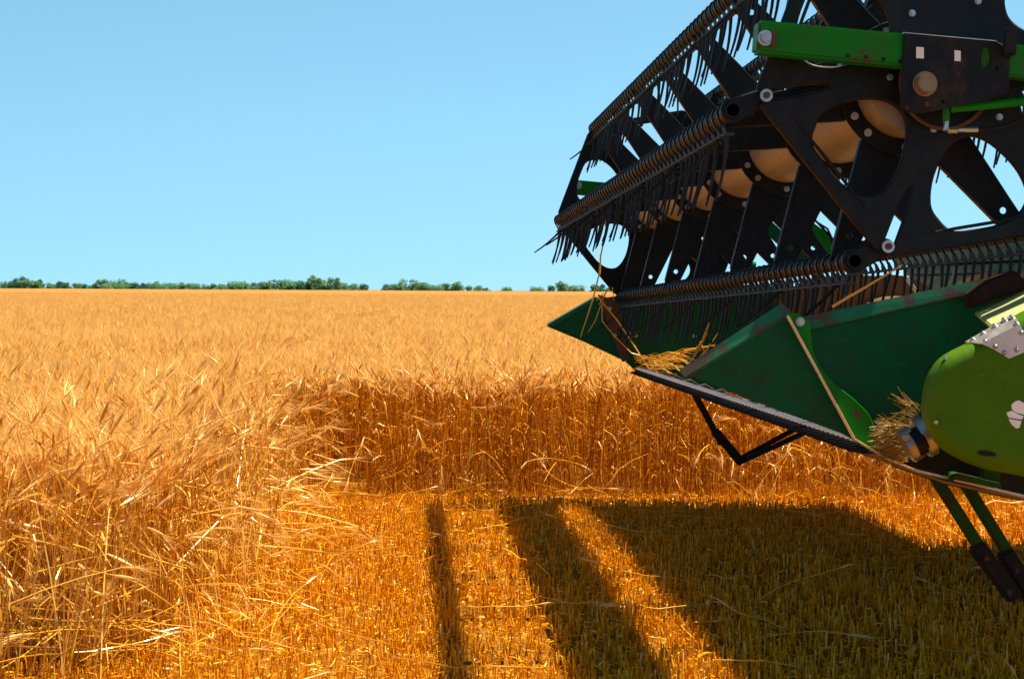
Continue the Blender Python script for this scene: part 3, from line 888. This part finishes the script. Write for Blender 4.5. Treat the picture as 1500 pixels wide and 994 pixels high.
# plugged end, adjusting holes
for x, y in ((1242, 82), (1268, 84), (1294, 87), (1318, 90)):
    h = HB(); v, w = at(UA - .045, x, y); h.tube([(UA - .0462, v, w), (UA - .03, v, w)], .0055, 12); h.part('pin_hole', M['rubber'], arm)
cl = HB(); cl.prism(S(UA - .05, (1110, 46), (1137, 47), (1136, 68), (1111, 68)), UA - .052, UA - .0455)
cl.prism(S(UA - .06, (1131, 46), (1138, 46), (1136, 69), (1130, 68)), UA - .066, UA - .0525)
cl = cl.part('end_clip', M['rust'], arm, None, .0015)
bolt(UA - .052, 1121, 56, .0215, M['steel'], arm, .022)
# bearing plate over the arm, folded along its top edge
UP = UA - .055
pl = rounded(S(UP, (1324, 48), (1458, 60), (1480, 74), (1477, 137), (1432, 150), (1342, 168), (1318, 160)), [.004, .004, .01, .012, .02, .02, .03], 5)
pl_h = [smooth_loop(S(UP, (1443, 68), (1450, 74), (1450, 92), (1443, 102), (1437, 96), (1438, 76)), 4)]
for x, y, r in ((1459, 101, .005), (1330, 158, .0065), (1381, 149, .005)):
    c = at(UP, x, y); pl_h.append([(c[0] + r * math.cos(q), c[1] + r * math.sin(q)) for q in np.linspace(0, 6.283, 12, endpoint=False)])
plate = section_plate('bearing_plate', [pl] + pl_h, UP, .010, painted('plate_black_rusted', (0.005, 0.008, 0.012), dirt=(0.05, 0.024, 0.009), dirt_amt=0.8, rough=.45, rust_amt=.18, rust=(.05, .022, .010), spec=.2), None, .002)
tp = HB(); tp.prism(S(UP, (1323, 47.5), (1458, 59.5), (1458, 62.5), (1323, 50.5)), UP - .002, UP + .11); tp.part('plate_fold', M['steel'], plate)
nut = HB(); v, w = at(UP - .01, 1355, 123)
nut.tube([(UP - .005, v, w), (UP - .014, v, w)], .034, 28); nut.tube([(UP - .014, v, w), (UP - .024, v, w)], .030, 28); nut.tube([(UP - .024, v, w), (UP - .04, v, w)], .026, 28)
nut.part('shaft_nut', painted('oily_nut', (.30, .19, .10), dirt=(.10, .05, .02), dirt_amt=.8, rough=.35, metal=.6), plate, 30, .003)
for (x0, y0, x1, y1) in ((1342, 69, 1353, 86), (1398, 74, 1407, 90)):
    b = HB(); b.prism(S(UP - .006, (x0, y0), (x1, y0 + .8), (x1, y1), (x0, y1 - .5)), UP - .0075, UP - .0053); b.part('label_scrap', M['sticker'], plate)
b = HB(); v, w = at(UP, 1356, 153); b.tube([(UP - .004, v, w), (UP - .012, v, w)], .007, 10); b.part('bolt', M['rust'], plate, 30)
hk = HB(); hk.prism(rounded(S(UP - .03, (1470, 42), (1480, 38), (1488, 41), (1486, 82), (1468, 81)), .008), UP - .05, UP - .028); hk.prism(S(UP - .03, (1468, 76), (1486, 77), (1486, 82), (1467, 81)), UP - .05, UP + .02)
hk.part('stop_hook', M['black'], plate, 30, .003)
# lift cylinder rod under the plate, its fitting and hose
UC = UA - .01
rod = HB(); rod.tube([Q(UC, 1392, 159), Q(UC, 1500, 149), Q(UC, 1640, 136)], .0125, 16)
rod = rod.part('lift_cylinder', M['green'], None, 40)
ft = HB(); ft.tube([Q(UC, 1386, 158), Q(UC, 1386, 178)], .010, 12); ft.part('cylinder_port', M['green'], rod, 40)
el = HB(); el.tube([Q(UC, 1386, 176), Q(UC, 1386, 190), Q(UC, 1392, 192)], [.0085, .0095, .0085], 12); el.tube([Q(UC, 1389, 191), Q(UC, 1402, 191)], .009, 6); el.tube([Q(UC, 1403, 190.5), Q(UC, 1414, 190)], .0065, 12); el.tube([Q(UC, 1413, 190), Q(UC, 1432, 190)], .0075, 12)
el.part('hose_fitting', M['steel'], rod, 30)
hs_ = HB(); hs_.tube([Q(UC, 1430, 190), Q(UC, 1452, 189), Q(UC, 1475, 184), Q(UC, 1495, 176), Q(UC, 1530, 155)], .0065, 12); hs_.part('hydraulic_hose', M['rubber'], rod, 40)
# drive wheel rim behind the plate
dr = HB(); c = at(U0 - .09, 1385, 122); dr.tube([(U0 - .085, c[0] + .125 * math.cos(q), c[1] + .125 * math.sin(q)) for q in np.linspace(0, 2 * math.pi, 49)], .006, 8, False)
dr.part('drive_rim', M['rust'], None, 60)
# far reel arm
fa = HB(); sec = S(U1 + .15, (841, 264), (1180, 294), (1180, 318), (841, 285)); fa.prism(sec, U1 + .10, U1 + .19)
fa = fa.part('reel_arm', M['green'], None, None, .006)
bolt(U1 + .10, 847, 272, .02, M['steel'], fa)

# ---- header trough -----------------------------------------------------------
UE0, UE1 = 6.115, 12.02                       # near and far end sheets
kn = Vector(at(U1, 937, 545)); bk = Vector(at(U1, 1337, 480))
def sec_abs(pts): return [(kn.x - a, kn.y + b) for a, b in pts]
ft_ = [(0.035, -.016), (.06, -.034), (.20, -.082), (.42, -.128), (.70, -.15), (1.0, -.10), (1.3, .01), (1.48, .14), (1.50, .20)]
inner = sec_abs(ft_); outer = sec_abs([(a + .001, b - .007) for a, b in ft_])
fl_ = HB(); fl_.prism(inner + outer[::-1], UE0, UE1)
fl_.part('trough_floor', M['floor'], None, 40)
bw = HB()
wtop = at(11.1, 1400, 378)[1]
bw.prism(sec_abs([(1.502, .18), (1.53, .18), (1.53, wtop - kn.y), (1.502, wtop - kn.y)]), UE0, UE1)
for zz in (.35, .55): bw.prism(sec_abs([(1.47, zz), (1.5015, zz - .01), (1.5015, zz + .05), (1.47, zz + .04)]), UE0 + .01, UE1 - .01)
bw.prism(sec_abs([(1.42, wtop - kn.y - .03), (1.60, wtop - kn.y - .03), (1.60, wtop - kn.y + .07), (1.42, wtop - kn.y + .07)]), UE0, UE1)
bw.part('back_wall', M['green_dark'], None, None, .004)
yl = HB(); yl.prism([(q[0] + .035, q[1]) for q in sec_abs([(1.5, .60), (1.505, .60), (1.505, .72), (1.5, .72)])], 10.3, 10.38); yl.part('warning_label', M['yellow'])
# auger: drum with flights
ac = sec_abs([(.95, .235)])[0]
ag = HB(); ag.tube([(UE0 + .05, *ac), (UE1 - .02, *ac)], .20, 32); drum = ag.part('auger', M['auger'], None, 40)
fg = HB(); pitch = .5
for hand, u_a, u_b in ((1, UE0 + .06, 8.4), (-1, 9.7, UE1 - .03)):
    n_ = int((u_b - u_a) / pitch * 28); vs_ = []
    for i in range(n_ + 1):
        u = u_a + (u_b - u_a) * i / n_; q = hand * 2 * math.pi * (u - u_a) / pitch
        for r_ in (.195, .30): vs_.append((u, ac[0] + r_ * math.cos(q), ac[1] + r_ * math.sin(q)))
    fg = HB(); fg.add(vs_, [(2 * i, 2 * i + 1, 2 * i + 3, 2 * i + 2) for i in range(n_)]); fg.part('auger_flight', M['auger'], drum, 60)
for i in range(10):
    q = i * 2.4; u = 8.5 + .12 * i; f = HB()
    f.tube([(u, ac[0] + .19 * math.cos(q), ac[1] + .19 * math.sin(q)), (u, ac[0] + .36 * math.cos(q), ac[1] + .36 * math.sin(q))], .008, 8); f.part('auger_finger', M['steel'], drum, 40)

# knife: back bar, sections, guards
kb = HB(); kb.prism([(kn.x - .005, kn.y - .010), (kn.x - .005, kn.y + .008), (kn.x - .085, kn.y + .006), (kn.x - .085, kn.y - .014)], UE0 + .02, UE1)
kb = kb.part('cutter_bar', M['black'])
gd = MB()
gd.add([(-.016, 0, -.012), (.016, 0, -.012), (.013, 0, .016), (-.013, 0, .016), (-.009, .036, -.010), (.009, .036, -.010), (.007, .036, .010), (-.007, .036, .010), (0, .075, -.003), (0, .075, .004)],
       [(0,3,2,1),(0,1,5,4),(1,2,6,5),(2,3,7,6),(3,0,4,7),(4,5,8),(5,6,9,8),(6,7,9),(7,4,8,9)])
GUARD = gd.mesh('knife_guard', M['black'], None)
sc_ = MB(); sc_.add([(-.019, -.02, .0), (.019, -.02, .0), (.005, .03, .0), (-.005, .03, .0), (-.019, -.02, .004), (.019, -.02, .004), (.005, .03, .004), (-.005, .03, .004)], [(0,3,2,1),(4,5,6,7),(0,1,5,4),(1,2,6,5),(2,3,7,6),(3,0,4,7)])
SECT = sc_.mesh('knife_section', M['blade'], None)
NG = 79
for i in range(NG):
    u = UE0 + .08 + (UE1 - UE0 - .12) * i / (NG - 1)
    link('knife_guard', GUARD, None, Matrix.Translation((u - ORG.x, kn.x - .012 - ORG.y, kn.y)))
    link('knife_section', SECT, None, Matrix.Translation((u - ORG.x + .037, kn.x + .0 - ORG.y, kn.y + .019)))
hd = HB()
for i in range(12):
    u = UE0 + .12 + i * .51
    hd = HB(); hd.prism([(kn.x - .01, kn.y + .024), (kn.x - .05, kn.y + .034), (kn.x - .085, kn.y + .012), (kn.x - .085, kn.y + .007), (kn.x - .05, kn.y + .026), (kn.x - .01, kn.y + .0225)], u, u + .03); hd.part('knife_clip', M['blade'], kb)


# far end sheet and far divider
fe = S(UE1, (880, 437), (960, 425), (1032, 414), (1160, 420), (1345, 470), (1345, 500), (1240, 560), (1060, 575), (937, 549), (917, 530))
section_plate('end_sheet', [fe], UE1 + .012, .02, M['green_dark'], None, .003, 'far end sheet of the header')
dv = HB()
o_ = S(UE1 + .06, (800, 477), (876, 433), (885, 446), (917, 529), (858, 501))
i_ = S(UE1 + .24, (806, 475), (874, 438), (885, 446), (915, 525), (860, 497))
dv.prism(o_, UE1 + .03, UE1 + .22, [(a * .999, b) for a, b in o_])
dv = dv.part('crop_divider', M['green_dark'], None, None, .012, 'pointed far divider')
cap = HB(); cap.prism(S(UE1, (876, 431), (906, 441), (921, 527), (912, 530), (882, 447)), UE1 - .002, UE1 + .027); cap.part('divider_bracket', M['rust'])
b = HB(); 
for x, y in ((900, 491), (1017, 492), (893, 452)):
    v, w = at(UE1, x, y); b = HB(); b.tube([(UE1 + .003, v, w), (UE1 - .012, v, w)], .012, 8); b.part('bolt', M['steel'], None, 30)

# near end sheet, its top flange, divider and brace
ne = S(UE0, (1160, 478), (1470, 412), (1640, 380), (1900, 380)) + [(q[0], q[1] - .004) for q in outer[::-1]] + S(UE0, (1255, 648))
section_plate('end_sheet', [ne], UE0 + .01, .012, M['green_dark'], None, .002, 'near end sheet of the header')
fl = HB()
A_ = [Q(UE0 - .005, 1166, 466), Q(UE0 - .005, 1470, 402), Q(UE0 - .012, 1469, 418), Q(UE0 - .012, 1185, 481)]
fl.add([tuple(q) for q in A_] + [(q.x + .003, q.y, q.z - .005) for q in A_], [(0,1,2,3),(7,6,5,4),(0,4,5,1),(1,5,6,2),(2,6,7,3),(3,7,4,0)])
fl = fl.part('top_flange', M['green_rusty'])
v = bolt(UE0 - .03, 1455, 414, .012, M['rust'], fl)
UD = UE0 - .01
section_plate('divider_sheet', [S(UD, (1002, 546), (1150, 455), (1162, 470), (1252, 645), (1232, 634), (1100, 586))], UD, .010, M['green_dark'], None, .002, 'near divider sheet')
rim = HB()
A_ = [Q(UD, 996, 541), Q(UD, 1146, 443), Q(UD - .010, 1159, 456), Q(UD - .010, 1004, 551)]
rim.add([tuple(q) for q in A_] + [(q.x + .004, q.y, q.z - .008) for q in A_], [(0,1,2,3),(7,6,5,4),(0,4,5,1),(1,5,6,2),(2,6,7,3),(3,7,4,0)])
rim.part('divider_rim', M['green_rusty'])
UB = UD - .05
gs = section_plate('divider_brace', [rounded(S(UB, (1150, 458), (1166, 458), (1186, 468), (1190, 512), (1200, 535), (1222, 562), (1252, 585), (1272, 605), (1284, 632), (1299, 670), (1250, 643)), .012, 4)], UB, .008, M['green'], None, .002)
eg = HB()
for p, q in (((1152, 462), (1250, 642)), ((1250, 642), (1298, 671)), ((1298, 671), (1343, 689))):
    a_, b_ = Q(UB, *p), Q(UB, *q)
    eg.beam((UB - .014, a_.y, a_.z), (UB - .012, b_.y, b_.z), .006, .022)
eg.part('brace_edge', M['cream'], gs, None, .002)
bolt(UB - .004, 1172, 471, .0125, M['steel'], gs); 
hb = HB(); v, w = at(UB, 1255, 606); hb.tube([(UB - .0052, v, w), (UB + .004, v, w)], .0105, 14); hb.part('brace_hole', M['rust'], gs)

# skid rail along the bottom edge near the shield
sk = HB(); UK = UB - .03
a_, b_ = Q(UK, 1340, 688), Q(UK, 1505, 728)
c_ = Q(UK, 1700, 772)
sk.beam(a_, b_, .007, .025); sk.beam(b_, c_, .007, .025)
sk.part('skid_rail', M['steel'], None, None, .0015)
bx = HB(); bx.prism(rounded(S(UK - .02, (1386, 703), (1392, 694), (1402, 692), (1461, 706), (1460, 713), (1392, 700)), .004), UK - .07, UK + .04); bx.part('skid_shoe', M['green_leg'], None, None, .003)
bx = HB(); bx.prism(S(UK, (1437, 680), (1462, 684), (1461, 707), (1435, 700)), UK - .03, UK + .0); bx.part('shield_bracket', M['green_leg'], None, None, .003)
bx = HB(); bx.prism(S(UE0 - .01, (1300, 665), (1390, 655), (1560, 690), (1560, 736), (1340, 688)), UE0 - .03, UE0 - .002); bx.part('drive_base', M['rubber'])
# knife drive housing
UW = UE0 - .16
for (p, q, r_) in (((1326, 655), (1342, 645), .050), ((1347, 641), (1360, 634), .062), ((1366, 622), (1420, 590), .066)):
    b = HB(); b.tube([Q(UW, *p), Q(UW, *q)], r_, 28); b.part('knife_drive', M['steel'], None, 40, .004)
b = HB(); b.tube([Q(UW - .02, 1338, 650), Q(UW - .02, 1352, 642)], .040, 20); b.part('drive_collar', M['black'], None, 40)
bolt(UW - .05, 1327, 640, .011, M['steel'], None)

# shield over the drive: a sheet with a rolled edge
US = 5.62
shp = smooth_loop(S(US, (1352, 596), (1355, 568), (1364, 544), (1385, 520), (1440, 492), (1520, 446), (1640, 400), (1780, 420), (1800, 560), (1790, 740), (1640, 734), (1500, 698), (1440, 686), (1405, 672), (1378, 655), (1362, 632), (1354, 612)), 4)
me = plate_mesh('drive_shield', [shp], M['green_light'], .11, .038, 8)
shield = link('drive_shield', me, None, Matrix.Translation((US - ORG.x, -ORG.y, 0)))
UF = US - .055
sl = HB(); sl.prism(smooth_loop(S(UF, (1431, 661), (1440, 659), (1455, 662), (1459, 666), (1452, 668), (1436, 666)), 4), UF - .0022, UF + .002); sl.part('shield_slot', M['rubber'], shield)
for x, y in ((1371, 618), (1389, 524)):
    v, w = at(UF, x, y); b = HB(); off = .03 if y < 600 else .006
    b.tube([(UF + off, v, w), (UF + off - .010, v, w)], .0055, 10); b.part('rivet', M['steel'], shield, 40)
# white worn paint mark on the shield
for poly in ([(1481, 593), (1486, 588), (1492, 586), (1500, 590), (1512, 592), (1512, 610), (1500, 607), (1488, 604), (1482, 599)],
             [(1474, 604), (1479, 602), (1482, 601), (1490, 606), (1499, 609), (1497, 614), (1488, 613), (1477, 611)],
             [(1477, 613), (1488, 615), (1496, 616), (1493, 626), (1488, 627), (1481, 621)]):
    b = HB(); b.prism(S(UF, *poly), UF - .0022, UF + .002); b.part('paint_mark', M['sticker'], shield)
# riveted repair sheet wrapped over the rolled edge
low = S(UF - .006, (1415, 501), (1431, 502), (1455, 511), (1478, 525), (1510, 512), (1560, 490), (1560, 436), (1493, 474), (1439, 503))
pb = HB()
f1 = [(UF - .004, *p) for p in S(UF - .004, (1437, 503), (1455, 511), (1478, 525), (1512, 511), (1494, 474))]
f2 = [(UF - .004, *p) for p in S(UF - .004, (1437, 503), (1494, 474))] + [(UF + .055, *p) for p in S(UF + .055, (1484, 459), (1414, 500))]
pb.add(f1 + [(q[0] + .003, q[1], q[2]) for q in f1], [(0,1,2,3,4),(9,8,7,6,5)] + [(i, (i + 1) % 5, 5 + (i + 1) % 5, 5 + i) for i in range(5)])
pb.add(f2 + [(q[0] + .002, q[1], q[2] - .002) for q in f2], [(0,1,2,3),(7,6,5,4)] + [(i, (i + 1) % 4, 4 + (i + 1) % 4, 4 + i) for i in range(4)])
patch = pb.part('repair_sheet', M['sheet'], shield)
for x, y, du in ((1425, 497, .045), (1440, 488, .045), (1457, 477, .045), (1471, 468, .045), (1482, 464, .04), (1489, 474, .004), (1443, 500, .004), (1458, 507, -.0045), (1471, 516, -.0045), (1489, 512, -.0045), (1496, 487, -.0045)):
    v, w = at(UF + du, x, y); b = HB(); b.tube([(UF + du + .004, v, w), (UF + du - .004, v, w), (UF + du - .008, v, w)], [.0068, .0062, .003], 12); b.part('rivet', M['steel'], patch, 40)
# sloping hood above the shield
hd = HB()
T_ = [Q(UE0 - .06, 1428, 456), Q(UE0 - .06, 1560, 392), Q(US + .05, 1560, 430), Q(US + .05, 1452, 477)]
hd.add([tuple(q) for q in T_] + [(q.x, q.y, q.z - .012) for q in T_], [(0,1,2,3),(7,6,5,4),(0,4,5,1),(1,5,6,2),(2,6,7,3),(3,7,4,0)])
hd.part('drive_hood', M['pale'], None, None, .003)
b = HB(); b.prism(S(UE0 - .06, (1410, 432), (1412, 452), (1500, 420), (1480, 396), (1440, 410)), UE0 - .12, UE0 - .055); b.part('hinge_block', M['rust_dark'], None, None, .006)

# stand legs under the header (parked position): a forked V near the far end, another near the camera
UL = 10.3
lg = HB()
for du in (0, .16):
    lg.beam(Q(UL + du, 1016, 574), Q(UL + du, 1057, 650), .030, .03)
lg.part('stand_leg', M['black'], None, None, .003)
lg = HB(); lg.beam(Q(UL, 1046, 630), Q(UL, 1087, 678), .042, .045); lg.part('leg_boot', M['rubber'], None, None, .005)
for i, (p, q) in enumerate((((1083, 672), (1172, 624)), ((1085, 676), (1186, 630)))):
    lg = HB(); lg.beam(Q(UL + .0 + .22 * (1 - i), *p), Q(UL + .22 * (1 - i), *q), .023, .025); lg.part('stand_strut', M['black'], None, None, .003)
for i, (p, q, b0, b1, u) in enumerate((((1368, 696), (1434, 800), (1428, 797), (1487, 876), 6.55), ((1410, 702), (1478, 812), (1470, 806), (1520, 890), 6.60))):
    lg = HB(); lg.beam(Q(u, *p), Q(u, *q), .034, .04); lo_ = lg.part('stand_leg', M['green_leg'], None, None, .004)
    bt = HB(); bt.beam(Q(u - .005, *b0), Q(u - .005, *b1), .050, .06); bt.part('leg_boot', M['rubber'], lo_, None, .008)
    for x, y in (((1445, 817), (1478, 867)) if i == 0 else ((1488, 835),)):
        bolt(u - .035, x, y, .0085, M['rust'], lo_)
# green braces at the far side seen through the reel
bar_section(10.9, (1120, 290), (1262, 398), 30, 34, .10, 'brace_beam', M['green'], .008)
bar_section(11.4, (1090, 300), (1196, 398), 26, 22, .04, 'brace_strap', M['green_dark'], .004)
vl = HB(); vl.tube([Q(11.3, 1098, 392), Q(11.3, 1106, 388), Q(11.3, 1106, 398)], .012, 8); vl.tube([Q(11.3, 1092, 388), Q(11.3, 1107, 387)], .014, 8); vl.part('hose_coupling', M['green'], None, 40)
for i, (p, q, r_) in enumerate((((1190, 318), (1215, 345), (1222, 362)), ((1196, 325), (1212, 335), (1220, 352)))):
    hw = HB(); hw.tube([Q(10.8, *p), Q(10.8, *q), Q(10.8, *r_)], .006, 8); hw.part('hydraulic_hose', M['rubber'], None, 40)

# ---- feeder house, body, cab and wheels behind the header (outside the frame; they shade the stubble)
vb = bk.x                                    # back of the header
fh = HB(); uc = (UE0 + UE1) / 2
fh.prism([(vb - .05, .70), (vb - .05, 1.55), (vb - 1.9, 2.1), (vb - 1.9, 1.2)], uc - 1.05, uc + 1.05); fh.part('feeder_house', M['green'], None, None, .02)
bd = HB(); bd.prism([(vb - 1.7, 1.0), (vb - 1.7, 1.9), (vb - 3.2, 1.9), (vb - 3.2, 3.6), (vb - 6.6, 3.5), (vb - 8.0, 2.6), (vb - 8.0, 1.3), (vb - 6.5, .9)], uc - 1.45, uc + 1.45); bd.part('body', M['green'], None, None, .04)
cb = HB(); cb.prism([(vb - 1.5, 1.95), (vb - 1.35, 3.5), (vb - 3.15, 3.55), (vb - 3.15, 1.95)], uc - .85, uc + .85); cb.part('cab', M['black'], None, None, .05)
rf = HB(); rf.prism([(vb - 1.2, 3.55), (vb - 1.25, 3.7), (vb - 3.2, 3.72), (vb - 3.2, 3.56)], uc - .95, uc + .95); rf.part('cab_roof', M['green'], None, None, .04)
for v_, r_, wd in ((vb - 2.9, .88, .6), (vb - 6.6, .58, .4)):
    for sg in (-1, 1):
        w_ = HB(); u_a = uc + sg * 1.5
        prof = [(-wd / 2, r_ * .62), (-wd / 2, r_ * .9), (-wd * .35, r_), (wd * .35, r_), (wd / 2, r_ * .9), (wd / 2, r_ * .62)]
        n_ = 36; vs_ = [(u_a + a, v_ + b * math.cos(2 * math.pi * j / n_), r_ - .02 + b * math.sin(2 * math.pi * j / n_)) for a, b in prof for j in range(n_)]
        w_.add(vs_, [(i * n_ + j, i * n_ + (j + 1) % n_, (i + 1) * n_ + (j + 1) % n_, (i + 1) * n_ + j) for i in range(5) for j in range(n_)])
        for j in range(22):
            q = 2 * math.pi * j / 22
            w_.beam((u_a - wd * .4, v_ + r_ * math.cos(q), r_ - .02 + r_ * math.sin(q)), (u_a + wd * .4, v_ + r_ * math.cos(q + .12), r_ - .02 + r_ * math.sin(q + .12)), .05, .05, Vector((0, math.cos(q), math.sin(q))))
        ty = w_.part('wheel', M['rubber'], None, 40)
        h_ = HB(); h_.tube([(u_a - wd * .3, v_, r_ - .02), (u_a + wd * .3, v_, r_ - .02)], r_ * .64, 28); h_.part('rim', M['yellow'], ty, 40)

# ------------------------------------------------------------------ straw caught on the machine (each a thing of its own)
def straw_thing(name, label, cat, paths, m=None, ears=(), group=None):
    fm = FastMesh()
    for pts_, r_ in paths:
        ftube(fm, [np.array(p) for p in pts_], [r_] * (len(pts_) - 1) + [r_ * .5], 5, 0)
    for p, d in ears: 
        d = np.array(d); add_ear(fm, np.array(p), d / np.linalg.norm(d), .08, .11, 16)
    me = fm.build(name, [m or M['straw'], M['ear']])
    o = bpy.data.objects.new(name, me); COL.objects.link(o)
    return tag(o, label, cat, group)
def W(u, x, y):
    a = at(u, x, y); q = EU * u + EV * a[0]
    return (q.x, q.y, a[1])
straw_thing('straw_strand', 'long bent straw dangling from the leftmost tine row down past the far divider', 'straw', [([W(11.0, 902, 268), W(11.0, 897, 300), W(11.0, 888, 335), W(11.0, 880, 375), W(11.0, 878, 400), W(11.0, 868, 440), W(11.0, 850, 494)], .0042)])
straw_thing('straw_leaf', 'dry brown leaf of straw hanging beside the long dangling strand', 'straw', [([W(10.95, 897, 290), W(10.95, 884, 312), W(10.95, 886, 322), W(10.95, 888, 337)], .005), ([W(11.02, 880, 372), W(11.02, 879, 402)], .006)])
straw_thing('awn_tuft', 'small burst of barley awns snagged on the leftmost tine bar', 'barley awns', [([W(10.9, 916 + 4 * math.cos(q), 272 + 4 * math.sin(q)), W(10.9, 912 + 22 * math.cos(q), 268 + 15 * math.sin(q))], .0016) for q in np.linspace(0, 6.2, 22)], M['straw'])
straw_thing('straw_strand', 'straight straw slanting across the near tine row above the end flange', 'straw', [([W(6.0, 1219, 449), W(6.0, 1255, 428), W(6.02, 1322, 388)], .0042), ([W(6.0, 1230, 442), W(6.0, 1247, 430)], .003)])
straw_thing('straw_strand', 'straw leaning from the far divider top down to the knife', 'straw', [([W(11.6, 878, 437), W(11.6, 905, 470), W(11.6, 925, 500), W(11.6, 951, 541)], .0045), ([W(11.6, 918, 488), W(11.6, 930, 486), W(11.6, 934, 492), W(11.6, 922, 494)], .003)])
straw_thing('straw_strand', 'thin curled straw looping under the far divider bracket', 'straw', [([W(11.7, 882, 445), W(11.7, 882, 470), W(11.7, 900, 492), W(11.7, 925, 517), W(11.7, 945, 522)], .0032)])
straw_thing('straw_strand', 'thin pale straw hanging straight down the face of the far divider', 'straw', [([W(11.9, 880, 447), W(11.9, 872, 470), W(11.9, 861, 487)], .003)])
straw_thing('straw_strand', 'short stiff straws poking up beside the far divider point', 'straw', [([W(11.9, 878, 446), W(11.9, 890, 424), W(11.9, 893, 420)], .004), ([W(11.9, 874, 440), W(11.9, 884, 430), W(11.9, 886, 436)], .003), ([W(11.9, 897, 420), W(11.9, 899, 440)], .003)])
r9 = np.random.default_rng(5)
paths = []
for _ in range(64):
    x0, y0 = r9.uniform(938, 1000), r9.uniform(520, 541); L_ = r9.uniform(12, 44); q = r9.normal(.12, .35)
    u = r9.uniform(10.3, 11.8)
    paths.append(([W(u, x0 - 10, y0), W(u - .1, x0 + L_ * .3, y0 + L_ * .5 * math.sin(q) - 4), W(u - .2, x0 + L_ * .8, min(548, y0 + L_ * math.sin(q)))], r9.uniform(.0012, .003)))
for p, q in (((1000, 545), (1040, 480)), ((1010, 540), (1055, 483)), ((1002, 513), (1048, 505)), ((1018, 513), (1033, 486)), ((1025, 500), (1040, 545)), ((1040, 470), (1015, 520)), ((1055, 478), (1040, 520))):
    paths.append(([W(10.0, *p), W(10.0, (p[0] + q[0]) / 2 + 3, (p[1] + q[1]) / 2), W(10.0, *q)], .0035))
straw_thing('straw_heap', 'bright heap of cut straw lying on the knife at the header corner', 'straw heap', paths)
# bristly tuft beside the knife drive
paths = []
for _ in range(460):
    x0, y0 = r9.uniform(1302, 1332), r9.uniform(622, 676); 
    q = math.pi + r9.normal(.1, .3); L_ = r9.uniform(14, 36)
    x1, y1 = x0 + L_ * math.cos(q), y0 + L_ * math.sin(q) * .8 + r9.normal(0, 3)
    u = UB + r9.uniform(-.06, .03)
    if x1 < 1262: continue
    paths.append(([W(u, x0, y0), W(u - .01, (x0 + x1) / 2, (y0 + y1) / 2 - 2), W(u - .02, x1, y1)], .0007))
straw_thing('awn_tuft', 'hairy brown tuft of awns packed between the brace and the knife drive', 'barley awns', paths, M['awn'])
paths = []
for _ in range(60):
    x0, y0 = r9.uniform(1330, 1352), r9.uniform(590, 632); q = math.pi + r9.normal(.55, .25); L_ = r9.uniform(15, 38)
    u = UE0 - r9.uniform(.02, .08)
    paths.append(([W(u, x0, y0), W(u, x0 + L_ * .5 * math.cos(q), y0 + L_ * .5 * math.sin(q)), W(u, x0 + L_ * math.cos(q), y0 + L_ * math.sin(q) - 2)], .0008))
straw_thing('awn_tuft', 'dark wispy awns fanning out left of the green drive shield', 'barley awns', paths, M['awn'])
straw_thing('straw_strand', 'two short yellow straws stuck in the hairy tuft by the drive', 'straw', [([W(UB - .08, 1299, 615), W(UB - .08, 1331, 596)], .0026), ([W(UB - .08, 1313, 622), W(UB - .08, 1329, 603)], .0026)])

# single straws lying in plain view on the stubble
def ground_straw(label, pts_, z=.06, r_=.0024, ear=None, zs=None):
    P_ = []
    for i, (x, y) in enumerate(pts_):
        zz = zs[i] if zs else z
        P_.append(tuple(ground_at(x, y, zz)))
    e = []
    if ear: e = [(P_[-1], np.array(P_[-1]) - np.array(P_[-2]))]
    straw_thing('fallen_straw', label, 'straw', [(P_, r_)], None, e)
ground_straw('long kinked straw arching over the shaded stubble at the bottom edge', [(992, 985), (1020, 975), (1050, 966), (1120, 967), (1165, 975), (1180, 980)], zs=(.03, .06, .09, .09, .06, .03))
ground_straw('pale straw pair lying slantwise in the middle of the lit stubble', [(450, 906), (480, 918), (520, 930), (575, 943)], zs=(.09, .07, .06, .05))
ground_straw('long straw lying flat beside the narrow shadow strip at the bottom', [(575, 962), (620, 968), (672, 978)], r_=.0028)
ground_straw('straight straw just right of the narrow shadow strip at the bottom', [(672, 977), (720, 975), (795, 977)], r_=.0026)
ground_straw('bent straw resting on the stubble at the foot of the crop wall', [(560, 740), (575, 733), (600, 729)], zs=(.03, .05, .07))
ground_straw('short straw leaning up against the crop wall base', [(590, 706), (603, 718), (616, 729)], zs=(.14, .09, .04))
ground_straw('folded straw sticking out from the uncut corner over the stubble', [(410, 745), (445, 722), (484, 713), (497, 716)], zs=(.06, .12, .16, .15))
ground_straw('slanting straw in the lit band between the two broad shadows', [(650, 830), (675, 838), (720, 842)])
ground_straw('short pale straw lying inside the second shadow strip', [(786, 824), (797, 834), (806, 843)], r_=.003)
